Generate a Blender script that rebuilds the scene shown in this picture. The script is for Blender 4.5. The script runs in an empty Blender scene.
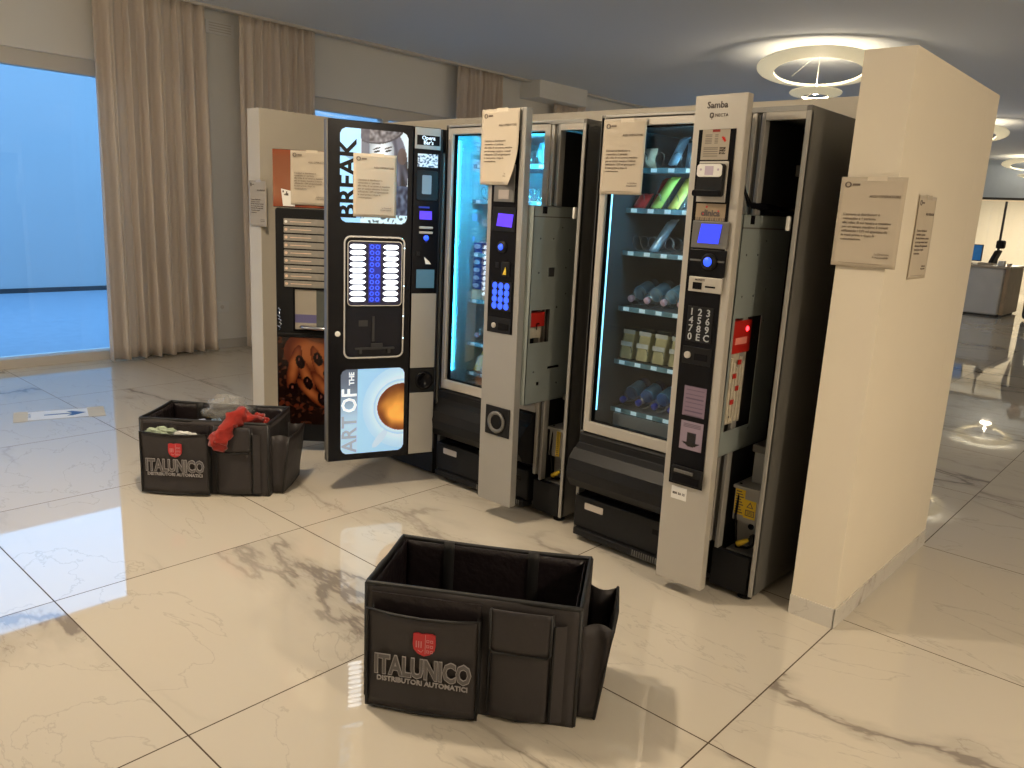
import bpy, math, random
from mathutils import Matrix, Vector, noise
random.seed(7)
PI = math.pi
C = bpy.context.scene.collection
sc = bpy.context.scene

# ------------------------------------------------------------------ materials
def nt(name):
    m = bpy.data.materials.new(name); m.use_nodes = True
    t = m.node_tree; t.nodes.clear()
    return m, t, t.nodes, t.links

def mat(name, col, rough=.5, metal=0., emit=None, es=0., var=.06, vs=8., bump=0., spec=.5, sheen=0., trans=0., coat=0.):
    m, t, N, L = nt(name)
    o = N.new('ShaderNodeOutputMaterial'); b = N.new('ShaderNodeBsdfPrincipled')
    L.new(b.outputs[0], o.inputs[0])
    b.inputs['Roughness'].default_value = rough; b.inputs['Metallic'].default_value = metal
    b.inputs['Specular IOR Level'].default_value = spec
    b.inputs['Sheen Weight'].default_value = sheen
    b.inputs['Transmission Weight'].default_value = trans
    b.inputs['Coat Weight'].default_value = coat
    tc = N.new('ShaderNodeTexCoord'); n = N.new('ShaderNodeTexNoise'); n.inputs['Scale'].default_value = vs
    n.inputs['Detail'].default_value = 4
    L.new(tc.outputs['Object'], n.inputs['Vector'])
    mx = N.new('ShaderNodeMix'); mx.data_type = 'RGBA'
    c = col
    mx.inputs[6].default_value = (c[0]*(1-var), c[1]*(1-var), c[2]*(1-var), 1)
    mx.inputs[7].default_value = (min(1, c[0]*(1+var)), min(1, c[1]*(1+var)), min(1, c[2]*(1+var)), 1)
    L.new(n.outputs[0], mx.inputs[0]); L.new(mx.outputs[2], b.inputs['Base Color'])
    if emit:
        b.inputs['Emission Color'].default_value = (*emit, 1); b.inputs['Emission Strength'].default_value = es
    if bump:
        bp = N.new('ShaderNodeBump'); bp.inputs['Strength'].default_value = bump; bp.inputs['Distance'].default_value = .01
        n2 = N.new('ShaderNodeTexNoise'); n2.inputs['Scale'].default_value = vs*6
        L.new(tc.outputs['Object'], n2.inputs['Vector']); L.new(n2.outputs[0], bp.inputs['Height']); L.new(bp.outputs[0], b.inputs['Normal'])
    return m

def mat_glass(name, tint=(1, 1, 1), gloss=.6, rough=.0):
    m, t, N, L = nt(name)
    o = N.new('ShaderNodeOutputMaterial'); mx = N.new('ShaderNodeMixShader')
    tr = N.new('ShaderNodeBsdfTransparent'); gl = N.new('ShaderNodeBsdfGlossy'); fr = N.new('ShaderNodeFresnel')
    fr.inputs['IOR'].default_value = 1.45; tr.inputs[0].default_value = (*tint, 1); gl.inputs['Roughness'].default_value = rough
    mu = N.new('ShaderNodeMath'); mu.operation = 'MULTIPLY'; mu.inputs[1].default_value = gloss
    L.new(fr.outputs[0], mu.inputs[0]); L.new(mu.outputs[0], mx.inputs[0]); L.new(tr.outputs[0], mx.inputs[1]); L.new(gl.outputs[0], mx.inputs[2])
    L.new(mx.outputs[0], o.inputs[0])
    return m

def mat_print(name, es):
    m, t, N, L = nt(name)
    o = N.new('ShaderNodeOutputMaterial'); b = N.new('ShaderNodeBsdfPrincipled'); L.new(b.outputs[0], o.inputs[0])
    a = N.new('ShaderNodeAttribute'); a.attribute_name = 'Col'
    L.new(a.outputs['Color'], b.inputs['Base Color']); b.inputs['Roughness'].default_value = .25
    if es:
        L.new(a.outputs['Color'], b.inputs['Emission Color']); b.inputs['Emission Strength'].default_value = es
    return m

def mat_film(name, col, fac):
    m, t, N, L = nt(name)
    o = N.new('ShaderNodeOutputMaterial'); mx = N.new('ShaderNodeMixShader'); tr = N.new('ShaderNodeBsdfTransparent'); b = N.new('ShaderNodeBsdfPrincipled')
    b.inputs['Base Color'].default_value = (*col, 1); b.inputs['Roughness'].default_value = .25; mx.inputs[0].default_value = fac
    L.new(tr.outputs[0], mx.inputs[1]); L.new(b.outputs[0], mx.inputs[2]); L.new(mx.outputs[0], o.inputs[0]); return m

def mat_cloth(name, col, transl=.25, weave=900):
    m, t, N, L = nt(name)
    o = N.new('ShaderNodeOutputMaterial'); b = N.new('ShaderNodeBsdfPrincipled'); mx = N.new('ShaderNodeMixShader'); tr = N.new('ShaderNodeBsdfTranslucent')
    b.inputs['Roughness'].default_value = .9; b.inputs['Sheen Weight'].default_value = .3; b.inputs['Specular IOR Level'].default_value = .2
    tc = N.new('ShaderNodeTexCoord'); n = N.new('ShaderNodeTexNoise'); n.inputs['Scale'].default_value = 60; L.new(tc.outputs['Object'], n.inputs['Vector'])
    c = N.new('ShaderNodeMix'); c.data_type = 'RGBA'; c.inputs[6].default_value = (col[0]*.93, col[1]*.93, col[2]*.93, 1); c.inputs[7].default_value = (*col, 1)
    L.new(n.outputs[0], c.inputs[0]); L.new(c.outputs[2], b.inputs['Base Color']); L.new(c.outputs[2], tr.inputs[0])
    mx.inputs[0].default_value = transl; L.new(b.outputs[0], mx.inputs[1]); L.new(tr.outputs[0], mx.inputs[2]); L.new(mx.outputs[0], o.inputs[0])
    return m

TX, TY, TS = -.8640, .8517, 1.02          # tile grid of the floor
def mat_marble(name, rough=.025, tiles=True, base=(.60, .545, .455), scale=1.):
    m, t, N, L = nt(name)
    def math_(op, a, b=None):
        n = N.new('ShaderNodeMath'); n.operation = op
        for i, v in enumerate((a, b)):
            if v is None: continue
            if isinstance(v, (int, float)): n.inputs[i].default_value = v
            else: L.new(v, n.inputs[i])
        return n.outputs[0]
    o = N.new('ShaderNodeOutputMaterial'); b = N.new('ShaderNodeBsdfPrincipled'); L.new(b.outputs[0], o.inputs[0])
    geo = N.new('ShaderNodeNewGeometry'); sep = N.new('ShaderNodeSeparateXYZ'); L.new(geo.outputs['Position'], sep.inputs[0])
    gx = math_('DIVIDE', math_('SUBTRACT', sep.outputs[0], TX), TS); gy = math_('DIVIDE', math_('SUBTRACT', sep.outputs[1], TY), TS)
    ix = math_('FLOOR', gx); iy = math_('FLOOR', gy)
    cmb = N.new('ShaderNodeCombineXYZ'); L.new(ix, cmb.inputs[0]); L.new(iy, cmb.inputs[1])
    wn = N.new('ShaderNodeTexWhiteNoise'); wn.noise_dimensions = '2D'; L.new(cmb.outputs[0], wn.inputs['Vector'])
    off = N.new('ShaderNodeVectorMath'); off.operation = 'SCALE'; L.new(wn.outputs['Color'], off.inputs[0]); off.inputs['Scale'].default_value = 30 if tiles else 0
    add = N.new('ShaderNodeVectorMath'); add.operation = 'ADD'; L.new(geo.outputs['Position'], add.inputs[0]); L.new(off.outputs[0], add.inputs[1])
    # stretch so that the veins run mostly one way
    mp = N.new('ShaderNodeMapping'); mp.inputs['Rotation'].default_value = (0, 0, .35); mp.inputs['Scale'].default_value = (.45*scale, 1.1*scale, 1.*scale)
    L.new(add.outputs[0], mp.inputs['Vector'])
    def vein(sc_, w, seed, dist):
        n = N.new('ShaderNodeTexNoise'); n.noise_dimensions = '4D'; n.inputs['W'].default_value = seed; n.inputs['Scale'].default_value = sc_
        n.inputs['Detail'].default_value = 7; n.inputs['Roughness'].default_value = .55; n.inputs['Distortion'].default_value = dist
        L.new(mp.outputs[0], n.inputs['Vector'])
        d = math_('ABSOLUTE', math_('SUBTRACT', n.outputs[0], .5))
        r = N.new('ShaderNodeMapRange'); r.interpolation_type = 'SMOOTHSTEP'; r.inputs['From Min'].default_value = 0; r.inputs['From Max'].default_value = w
        r.inputs['To Min'].default_value = 1; r.inputs['To Max'].default_value = 0; L.new(d, r.inputs['Value'])
        return r.outputs[0]
    mask = N.new('ShaderNodeTexNoise'); mask.inputs['Scale'].default_value = 1.1; mask.inputs['Detail'].default_value = 2; L.new(mp.outputs[0], mask.inputs['Vector'])
    mr = N.new('ShaderNodeMapRange'); mr.inputs['From Min'].default_value = .44; mr.inputs['From Max'].default_value = .62; L.new(mask.outputs[0], mr.inputs['Value'])
    v1 = math_('MULTIPLY', vein(.9, .012, 1.3, .5), mr.outputs[0])
    v2 = math_('MULTIPLY', vein(.9, .045, 1.3, .5), mr.outputs[0])
    v3 = math_('MULTIPLY', vein(2.0, .006, 6.1, .9), .26)
    k = math_('ADD', math_('MULTIPLY', v1, .75), math_('ADD', math_('MULTIPLY', v2, .36), v3))
    k.node.use_clamp = True
    mx = N.new('ShaderNodeMix'); mx.data_type = 'RGBA'; L.new(k, mx.inputs[0])
    mx.inputs[6].default_value = (*base, 1); mx.inputs[7].default_value = (.27, .235, .20, 1)
    col = mx.outputs[2]
    if tiles:
        def edge(g):
            f = math_('FRACT', g); return math_('MINIMUM', f, math_('SUBTRACT', 1., f))
        e = math_('MINIMUM', edge(gx), edge(gy)); g = math_('LESS_THAN', e, .0023)
        m2 = N.new('ShaderNodeMix'); m2.data_type = 'RGBA'; L.new(g, m2.inputs[0]); L.new(col, m2.inputs[6]); m2.inputs[7].default_value = (.08, .055, .035, 1)
        col = m2.outputs[2]
        rr = math_('ADD', math_('MULTIPLY', g, .5), rough); L.new(rr, b.inputs['Roughness']); L.new(math_('SUBTRACT', .5, math_('MULTIPLY', g, .45)), b.inputs['Specular IOR Level'])
    else: b.inputs['Roughness'].default_value = rough
    L.new(col, b.inputs['Base Color'])
    b.inputs['IOR'].default_value = 1.75
    return m

M = {}
M['floor'] = mat_marble('marble_floor')
M['skirt'] = mat_marble('marble_skirting', .15, False, (.60, .57, .52), 1.6)
M['wall'] = mat('wall_plaster', (.78, .76, .71), .85, var=.02, vs=3, bump=.05)
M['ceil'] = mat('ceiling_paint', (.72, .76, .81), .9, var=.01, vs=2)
M['part'] = mat('cream_board', (.74, .67, .55), .6, var=.025, vs=5, bump=.03)
M['curtain'] = mat_cloth('curtain_cloth', (.90, .79, .68), .25)
M['frame'] = mat('window_frame_paint', (.62, .58, .52), .5, var=.02)
M['out_wall'] = mat('terrace_wall_paint', (.36, .38, .40), .9, var=.04, vs=1.2)
M['out_floor'] = mat('terrace_paving', (.20, .25, .31), .6, var=.14, vs=9)
M['dark'] = mat('dark_trim', (.03, .03, .035), .5)
M['glass'] = mat_glass('window_glass', (.93, .97, 1.), .9)
M['pane'] = mat_glass('machine_glass', (.92, .95, .96), .55)
M['black'] = mat('black_plastic', (.005, .005, .007), .2, var=.2, spec=.16)
M['blackm'] = mat('matt_black_plastic', (.009, .009, .010), .45, var=.2, spec=.22)
M['silver'] = mat('silver_painted_metal', (.36, .35, .33), .36, .35, var=.03)
M['champ'] = mat('champagne_painted_metal', (.50, .47, .42), .38, .3, var=.03)
M['greyside'] = mat('grey_side_metal', (.16, .155, .145), .42, .4, var=.06)
M['galv'] = mat('galvanised_steel', (.36, .41, .40), .36, .45, var=.12, vs=5)
M['chrome'] = mat('chrome', (.55, .57, .62), .15, 1.)
M['dkmetal'] = mat('dark_inner_metal', (.035, .035, .038), .5, .3, var=.2)
M['liner'] = mat('white_liner', (.70, .74, .76), .35, var=.02)
M['darkliner'] = mat('dark_liner', (.05, .065, .075), .35, var=.1)
M['tray'] = mat('tray_grey', (.28, .30, .33), .4, .3)
M['paper'] = mat('notice_paper', (.52, .45, .355), .75, var=.03, vs=12)
M['ink'] = mat('dark_ink', (.10, .08, .075), .8)
M['tape'] = mat('clear_tape', (.68, .60, .48), .2, coat=.5)
M['inkp'] = mat('grey_brown_ink', (.17, .135, .11), .8)
M['white'] = mat('white_plastic', (.8, .79, .76), .45)
M['red'] = mat('red_plastic', (.42, .018, .012), .35)
M['yellow'] = mat('yellow_sticker', (.80, .55, .03), .6)
M['screen'] = mat('blue_screen', (.03, .04, .4), .3, emit=(.03, .06, 1.), es=1.0)
M['violet'] = mat('violet_screen', (.1, .05, .5), .3, emit=(.06, .02, 1.), es=1.0)
M['bluel'] = mat('blue_light', (.05, .1, .8), .3, emit=(.02, .10, 1.), es=1.2)
M['blued'] = mat('blue_backlight', (.01, .02, .3), .3, emit=(.003, .008, .4), es=.30)
M['whitel'] = mat('backlit_label', (.9, .9, .95), .3, emit=(.85, .93, 1.), es=3.)
M['cyanl'] = mat('cyan_led', (.6, .9, 1.), .3, emit=(.04, .60, 1.), es=850.)
M['coldl'] = mat('cold_led', (.6, .9, 1.), .3, emit=(.35, .78, 1.), es=330.)
M['redl'] = mat('red_led', (.9, .1, .1), .3, emit=(1., .02, .03), es=9.)
M['bag'] = mat('charcoal_nylon', (.036, .031, .0315), .55, var=.12, vs=3, bump=.3, sheen=.05, spec=.3)
M['bagin'] = mat('black_nylon_lining', (.014, .010, .012), .36, var=.3, vs=6, bump=.6)
M['pipe'] = mat('black_piping', (.008, .008, .009), .55)
M['logo'] = mat('grey_print', (.33, .31, .31), .6)
M['logodk'] = mat('dark_grey_print', (.12, .11, .11), .6)
M['logored'] = mat('red_print', (.48, .025, .03), .6)
M['ring'] = mat('cream_lamp_ring', (.86, .80, .62), .45, var=.02, emit=(1., .88, .58), es=.3)
M['bulb'] = mat('lamp_led', (1, 1, 1), .3, emit=(1., .88, .68), es=60.)
M['cable'] = mat('white_cable', (.9, .88, .8), .4)
M['stone'] = mat('grey_stone_desk', (.60, .585, .56), .45, var=.12, vs=4)
M['desktop'] = mat('beige_desk_top', (.50, .42, .32), .35, var=.15, vs=3)
M['off_wall'] = mat('office_wall_paint', (.74, .66, .54), .8, var=.02)
M['cloth_blk'] = mat('black_cloth', (.02, .02, .022), .85)
M['skin'] = mat('skin', (.50, .32, .24), .5)
M['hair'] = mat('hair', (.03, .02, .015), .5)
M['print0'] = mat_print('matt_print', 0.)
M['print1'] = mat_print('backlit_print', .6)
M['printd'] = mat_print('dim_backlit_print', .35)
M['bottle'] = mat_film('clear_bottle_plastic', (.45, .62, .72), .35)
M['bottleb'] = mat_film('blue_bottle_plastic', (.04, .14, .55), .6)
M['lab_blue'] = mat('blue_bottle_label', (.22, .52, .85), .4, var=.25, vs=25)
M['pinkcap'] = mat('pale_pink_cap', (.75, .50, .62), .4)
M['bluecap'] = mat('deep_blue_cap', (.04, .07, .55), .4)
M['bread'] = mat('bread_and_filling', (.74, .66, .38), .7, var=.35, vs=30)
M['wrapw'] = mat('pale_wrapper', (.70, .72, .70), .35, var=.3, vs=28)
M['wrapb'] = mat('blue_silver_wrapper', (.32, .50, .66), .28, .3, var=.5, vs=30)
M['wrapg'] = mat('green_yellow_wrapper', (.50, .62, .12), .3, var=.45, vs=26)
M['wrapy'] = mat('yellow_wrapper', (.72, .60, .12), .3, var=.35, vs=26)
M['wrapr'] = mat('red_wrapper', (.60, .03, .03), .3, var=.4, vs=26)
M['can'] = mat('white_blue_label', (.55, .62, .85), .3, .2, var=.2)
M['orangebox'] = mat('cream_box', (.75, .55, .40), .5, var=.3, vs=30)
M['wire'] = mat('spiral_wire', (.75, .77, .78), .25, .8)
M['redcloth'] = mat('red_fleece', (.28, .014, .007), .95, var=.35, vs=30, sheen=.2)
M['greencloth'] = mat('pale_green_cloth', (.42, .50, .38), .9, var=.15, vs=30)
M['clearbag'] = mat_film('crinkled_clear_plastic', (.5, .5, .49), .20)
M['bluetape'] = mat('blue_ink', (.02, .09, .28), .6)
M['masktape'] = mat('masking_tape', (.62, .55, .42), .7)
M['monitor'] = mat('monitor_picture', (.02, .08, .2), .2, emit=(.02, .14, .35), es=.5, var=.5, vs=14)
M['amber'] = mat('amber_bar', (.6, .55, .5), .4, .6)

# ------------------------------------------------------------------ geometry helpers
def FR(ox, oy, dx=1., dy=0., oz=0.):
    """frame on a vertical plane: u along (dx,dy), v up, n towards the viewer side"""
    l = math.hypot(dx, dy); dx /= l; dy /= l
    return Matrix(((dx, 0, dy, ox), (dy, 0, -dx, oy), (0, 1, 0, oz), (0, 0, 0, 1)))
I4 = Matrix.Identity(4)

class MB:
    def __init__(s, F=None): s.v = []; s.f = []; s.F = F
    def add(s, vs, fs, F=None):
        b = len(s.v); F = F or s.F
        s.v += [tuple(F @ Vector(p)) if F else tuple(p) for p in vs]; s.f += [tuple(b+i for i in f) for f in fs]; return s
    def box(s, a0, a1, b0, b1, c0, c1, F=None):
        a0, a1 = min(a0, a1), max(a0, a1); b0, b1 = min(b0, b1), max(b0, b1); c0, c1 = min(c0, c1), max(c0, c1)
        return s.add([(a0, b0, c0), (a1, b0, c0), (a1, b1, c0), (a0, b1, c0), (a0, b0, c1), (a1, b0, c1), (a1, b1, c1), (a0, b1, c1)],
                     [(0, 3, 2, 1), (4, 5, 6, 7), (0, 1, 5, 4), (1, 2, 6, 5), (2, 3, 7, 6), (3, 0, 4, 7)], F)
    def poly(s, pts, c0, c1, F=None):
        n = len(pts); vs = [(x, y, c0) for x, y in pts] + [(x, y, c1) for x, y in pts]
        fs = [tuple(range(n))[::-1], tuple(range(n, 2*n))] + [(i, (i+1) % n, n+(i+1) % n, n+i) for i in range(n)]
        return s.add(vs, fs, F)
    def rrect(s, a0, a1, b0, b1, r, c0, c1, F=None, seg=6):
        return s.poly(rr(a0, a1, b0, b1, r, seg), c0, c1, F)
    def ringrect(s, o, i, c0, c1, F=None):
        """frame between two outlines with the same vertex count"""
        n = len(o); vs = [(x, y, c0) for x, y in o]+[(x, y, c0) for x, y in i]+[(x, y, c1) for x, y in o]+[(x, y, c1) for x, y in i]
        fs = []
        for k in range(n):
            j = (k+1) % n
            fs += [(k, j, 2*n+j, 2*n+k), (n+j, n+k, 3*n+k, 3*n+j), (2*n+k, 2*n+j, 3*n+j, 3*n+k), (j, k, n+k, n+j)]
        return s.add(vs, fs, F)
    def disc(s, cx, cy, r, c0, c1, F=None, n=20, ry=None):
        ry = ry or r
        return s.poly([(cx+r*math.cos(2*PI*k/n), cy+ry*math.sin(2*PI*k/n)) for k in range(n)], c0, c1, F)
    def tube(s, pts, r, n=8, F=None, closed=False):
        P = [Vector(p) for p in pts]; m = len(P); vs = []; fs = []
        up = Vector((.13, .21, 1)).normalized()
        for i, p in enumerate(P):
            if closed: d = P[(i+1) % m]-P[i-1]
            else: d = P[min(i+1, m-1)]-P[max(i-1, 0)]
            d.normalize(); a = d.cross(up)
            if a.length < 1e-3: a = d.cross(Vector((1, 0, 0)))
            a.normalize(); b = d.cross(a); rr_ = r[i] if isinstance(r, (list, tuple)) else r
            for k in range(n):
                t = 2*PI*k/n; vs.append(tuple(p+a*rr_*math.cos(t)+b*rr_*math.sin(t)))
        for i in range(m if closed else m-1):
            j = (i+1) % m
            for k in range(n): fs.append((i*n+k, i*n+(k+1) % n, j*n+(k+1) % n, j*n+k))
        if not closed: fs += [tuple(range(n))[::-1], tuple((m-1)*n+k for k in range(n))]
        return s.add(vs, fs, F)
    def lathe(s, prof, F=None, n=18):
        """profile (r, h) turned about the local z axis"""
        vs = []; fs = []; m = len(prof)
        for r, h in prof:
            for k in range(n): t = 2*PI*k/n; vs.append((r*math.cos(t), r*math.sin(t), h))
        for i in range(m-1):
            for k in range(n): fs.append((i*n+k, i*n+(k+1) % n, (i+1)*n+(k+1) % n, (i+1)*n+k))
        fs += [tuple(range(n))[::-1], tuple((m-1)*n+k for k in range(n))]
        return s.add(vs, fs, F)
    def grid(s, fn, nu, nv, F=None):
        vs = [fn(i/nu, j/nv) for j in range(nv+1) for i in range(nu+1)]
        fs = [(j*(nu+1)+i, j*(nu+1)+i+1, (j+1)*(nu+1)+i+1, (j+1)*(nu+1)+i) for j in range(nv) for i in range(nu)]
        return s.add(vs, fs, F)

def rr(a0, a1, b0, b1, r, seg=6):
    p = []
    for cx, cy, t0 in ((a1-r, b1-r, 0), (a0+r, b1-r, PI/2), (a0+r, b0+r, PI), (a1-r, b0+r, 1.5*PI)):
        for k in range(seg+1): t = t0+PI/2*k/seg; p.append((cx+r*math.cos(t), cy+r*math.sin(t)))
    return p

def obj(name, mb, m, parent=None, bevel=0., smooth=False, thick=0., sub=0):
    me = bpy.data.meshes.new(name); me.from_pydata(mb.v, [], mb.f); me.materials.append(m); me.validate(); me.update()
    o = bpy.data.objects.new(name, me); C.objects.link(o)
    if smooth:
        for p in me.polygons: p.use_smooth = True
    if thick: s = o.modifiers.new('Solid', 'SOLIDIFY'); s.thickness = thick; s.offset = 0
    if sub: s = o.modifiers.new('Sub', 'SUBSURF'); s.levels = sub; s.render_levels = sub
    if bevel:
        b = o.modifiers.new('Bevel', 'BEVEL'); b.width = bevel; b.segments = 2; b.limit_method = 'ANGLE'; b.angle_limit = .6
    if parent is not None: attach(o, parent)
    return o
WM = {}
def world(o):
    m = o.matrix_basis.copy()
    if o.parent is not None: m = world(o.parent) @ o.matrix_parent_inverse @ m
    return m
def attach(o, parent):
    o.parent = parent; o.matrix_parent_inverse = world(parent).inverted()
def thing(name, label, cat, loc=(0, 0, 0), group=None):
    o = bpy.data.objects.new(name, None); C.objects.link(o); o.location = loc; o.empty_display_size = .05
    o['label'] = label; o['category'] = cat
    if group: o['group'] = group
    return o
def tag(o, label, cat, group=None):
    o['label'] = label; o['category'] = cat
    if group: o['group'] = group
    return o
def struct(name, mb, m, parent=None, **k):
    o = obj(name, mb, m, parent, **k)
    if parent is None: o['kind'] = 'structure'
    return o
def move_origin(o, loc):
    """put a single-mesh thing's origin at its base"""
    loc = Vector(loc); me = o.data
    for v in me.vertices: v.co -= loc
    o.location = loc
    return o
def dup(root, loc, label=None, group=None, rotz=None):
    r = root.copy(); C.objects.link(r); r.location = loc
    if rotz is not None: r.rotation_euler[2] = rotz
    if label: r['label'] = label
    if group: r['group'] = group
    for ch in list(root.children):
        c = ch.copy(); C.objects.link(c); pi = ch.matrix_parent_inverse.copy(); c.parent = r; c.matrix_parent_inverse = pi
        for g in list(ch.children):
            d = g.copy(); C.objects.link(d); pi = g.matrix_parent_inverse.copy(); d.parent = c; d.matrix_parent_inverse = pi
    return r

def text(name, s, size, F, m, parent, align='LEFT', ext=.0004, sp=1., bold=0., sx=1., lsp=1.):
    cu = bpy.data.curves.new(name, 'FONT'); cu.body = s; cu.size = size; cu.align_x = align; cu.extrude = ext; cu.resolution_u = 2
    cu.space_character = sp; cu.offset = bold; cu.space_line = lsp
    t = bpy.data.objects.new(name+'_tmp', cu); C.objects.link(t)
    dg = bpy.context.evaluated_depsgraph_get(); dg.update()
    me = bpy.data.meshes.new_from_object(t.evaluated_get(dg)); me.name = name
    bpy.data.objects.remove(t); bpy.data.curves.remove(cu)
    me.transform(F @ Matrix.Diagonal((sx, 1, 1, 1))); me.materials.clear(); me.materials.append(m)
    o = bpy.data.objects.new(name, me); C.objects.link(o)
    if parent is not None: attach(o, parent)
    return o
def T(F, u, v, n, rot=0.):
    return F @ Matrix.Translation((u, v, n)) @ Matrix.Rotation(rot, 4, 'Z')

def poster(name, F, a0, a1, b0, b1, n, fn, nu, nv, m, parent, r=0.):
    """a flat print: colour of every vertex from fn(s, t), s to the right and t up, 0..1"""
    w = a1-a0; h = b1-b0; vs = []; cols = []; fs = []
    for j in range(nv+1):
        for i in range(nu+1):
            s = i/nu; t = j/nv; vs.append(tuple(F @ Vector((a0+w*s, b0+h*t, n))))
            c = fn(s, t); cols += [*(max(0., min(1., q))**2.2 for q in c), 1.]
    def inside(i, j):
        x = (i+.5)/nu*w; y = (j+.5)/nv*h
        dx = max(r-x, x-(w-r), 0); dy = max(r-y, y-(h-r), 0)
        return dx*dx+dy*dy <= r*r or r == 0
    for j in range(nv):
        for i in range(nu):
            if inside(i, j): k = j*(nu+1)+i; fs.append((k, k+1, k+nu+2, k+nu+1))
    me = bpy.data.meshes.new(name); me.from_pydata(vs, [], fs); me.update()
    ca = me.color_attributes.new('Col', 'FLOAT_COLOR', 'POINT'); ca.data.foreach_set('color', cols)
    me.materials.append(m); o = bpy.data.objects.new(name, me); C.objects.link(o); attach(o, parent)
    return o
def mixc(a, b, t): t = max(0., min(1., t)); return tuple(x+(y-x)*t for x, y in zip(a, b))
def ss(e0, e1, x): t = max(0., min(1., (x-e0)/(e1-e0))); return t*t*(3-2*t)
def ell(s, t, cx, cy, rx, ry, ang=0.):
    x = s-cx; y = t-cy; c, q = math.cos(ang), math.sin(ang); x, y = c*x+q*y, -q*x+c*y
    return math.sqrt((x/rx)**2+(y/ry)**2)
def nz(x, y, z=0.): return noise.noise(Vector((x, y, z)))

# ------------------------------------------------------------------ camera
H = 1.4425
cam = bpy.data.cameras.new('camera'); co = bpy.data.objects.new('camera', cam); C.objects.link(co)
pit, rol, yaw = .216090657, .0501688486, 5.44289949+PI
f_ = Vector((math.cos(yaw)*math.cos(pit), math.sin(yaw)*math.cos(pit), -math.sin(pit)))
r0 = f_.cross(Vector((0, 0, 1))).normalized(); u0 = r0.cross(f_)
r_ = math.cos(rol)*r0+math.sin(rol)*u0; u_ = -math.sin(rol)*r0+math.cos(rol)*u0
mw = Matrix((r_, u_, -f_)).transposed().to_4x4(); mw.translation = (0, 0, H)
co.matrix_world = mw; cam.sensor_width = 36; cam.lens = 789.5456/1024*36; cam.clip_start = .05; cam.clip_end = 200
sc.camera = co
sc.view_settings.view_transform = 'Standard'; sc.view_settings.look = 'None'; sc.view_settings.gamma = 1; sc.view_settings.exposure = 0.
sc.view_settings.use_curve_mapping = False

# ------------------------------------------------------------------ room shell
XW = -7.15; HC = 3.05; YB = -3.2; YF = 20.5; XR = 3.2
struct('floor', MB().box(XW-.3, XR+.2, YB-.2, 24.2, -.12, 0), M['floor'])
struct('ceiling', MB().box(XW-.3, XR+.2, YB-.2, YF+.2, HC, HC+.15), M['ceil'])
wins = [(-1.4, 2.95), (4.45, 7.05), (9.15, 13.2), (14.4, 17.4)]
wl = MB(); y = YB
ZT = 2.47
for a, b in wins:
    wl.box(XW-.3, XW, y, a, 0, HC); wl.box(XW-.3, XW, a, b, ZT, HC); y = b
wl.box(XW-.3, XW, y, YF+3, 0, HC)
struct('wall_left', wl, M['wall'])
struct('wall_back', MB().box(XW-.3, XR+.2, YB-.2, YB, 0, HC), M['wall'])
struct('wall_right', MB().box(XR, XR+.2, YB, 24.2, 0, HC), M['wall'])
for i, (a, b) in enumerate(wins):
    fb = MB(); x0, x1 = XW-.16, XW-.06
    fb.box(x0, x1, a, b, ZT-.12, ZT); fb.box(x0, XW-.0, a, b, 0, .075); fb.box(x0, x1, a, a+.07, .075, ZT-.12); fb.box(x0, x1, b-.07, b, .075, ZT-.12)
    m_ = (a+b)/2 if i else -.3
    fb.box(x0, x1, m_-.04, m_+.04, .075, ZT-.12)
    w = struct('window_%d' % (i+1), fb, M['frame'])
    obj('glass_pane', MB().box(XW-.115, XW-.105, a+.07, b-.07, .075, ZT-.12), M['glass'], w)
bs = MB()
for a, b in ((YB, wins[0][0]), (wins[0][1], wins[1][0]), (wins[1][1], wins[2][0]), (wins[2][1], wins[3][0])):
    bs.box(XW, XW+.012, a, b, 0, .085)
struct('baseboard_left', bs, M['skirt'])
tr = MB(); tr.box(XW+.10, XW+.20, 2.4, 17.8, HC-.022, HC)
struct('trim_1', tr, M['frame'])
# terrace outside
struct('floor_terrace', MB().box(-12.6, XW-.3, -9, 26, -.12, -.01), M['out_floor'])
struct('wall_terrace', MB().box(-12.65, -12.4, -9, 26, -.01, 3.45), M['out_wall'])
struct('baseboard_terrace', MB().box(-12.4, -12.385, -9, 26, -.01, .055), M['dark'])

# enclosure around the machines
PXL0, PXL1, PX0, PX1, PY0, PYB, PYE, PH = -5.0, -4.85, -1.03, -.865, 2.795, 3.74, 3.93, 2.012
pw = MB(); pw.box(PXL0, PXL1, 2.832, PYB, 0, PH); pw.box(PX0, PX1, PY0, PYB, 0, PH); pw.box(PXL0, PX1, PYB, PYE, 0, PH)
struct('wall_niche', pw, M['part'], bevel=.002)
pb = MB(); pb.box(PX0, PX1+.004, PY0-.006, PY0, 0, .075); pb.box(PX1, PX1+.006, PY0-.006, PYE, 0, .075)
struct('baseboard_niche', pb, M['skirt'])

# far glazed office front, bulkhead and office
struct('wall_far', MB().box(XW, XR, YF, YF+.15, 2.25, HC), mat('bulkhead_paint', (.50, .58, .68), .8))
fo = MB(); fo.box(XW, XR, YF, YF+.06, 2.20, 2.25)
for x in (-6.2, -5.1, -4.03, -2.9, -1.8, -.7, .5, 1.7): fo.box(x-.02, x+.02, YF, YF+.06, 0, 2.17)
w5 = struct('window_5', fo, M['dark'])
obj('glass_pane', MB().box(XW, XR, YF+.025, YF+.035, 0, 2.17), M['glass'], w5)
struct('wall_office', MB().box(XW, XR, 24.0, 24.2, 0, HC), M['off_wall'])
struct('ceiling_office', MB().box(XW, XR, YF+.15, 24.2, 2.6, 2.7), M['ceil'])

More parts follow.
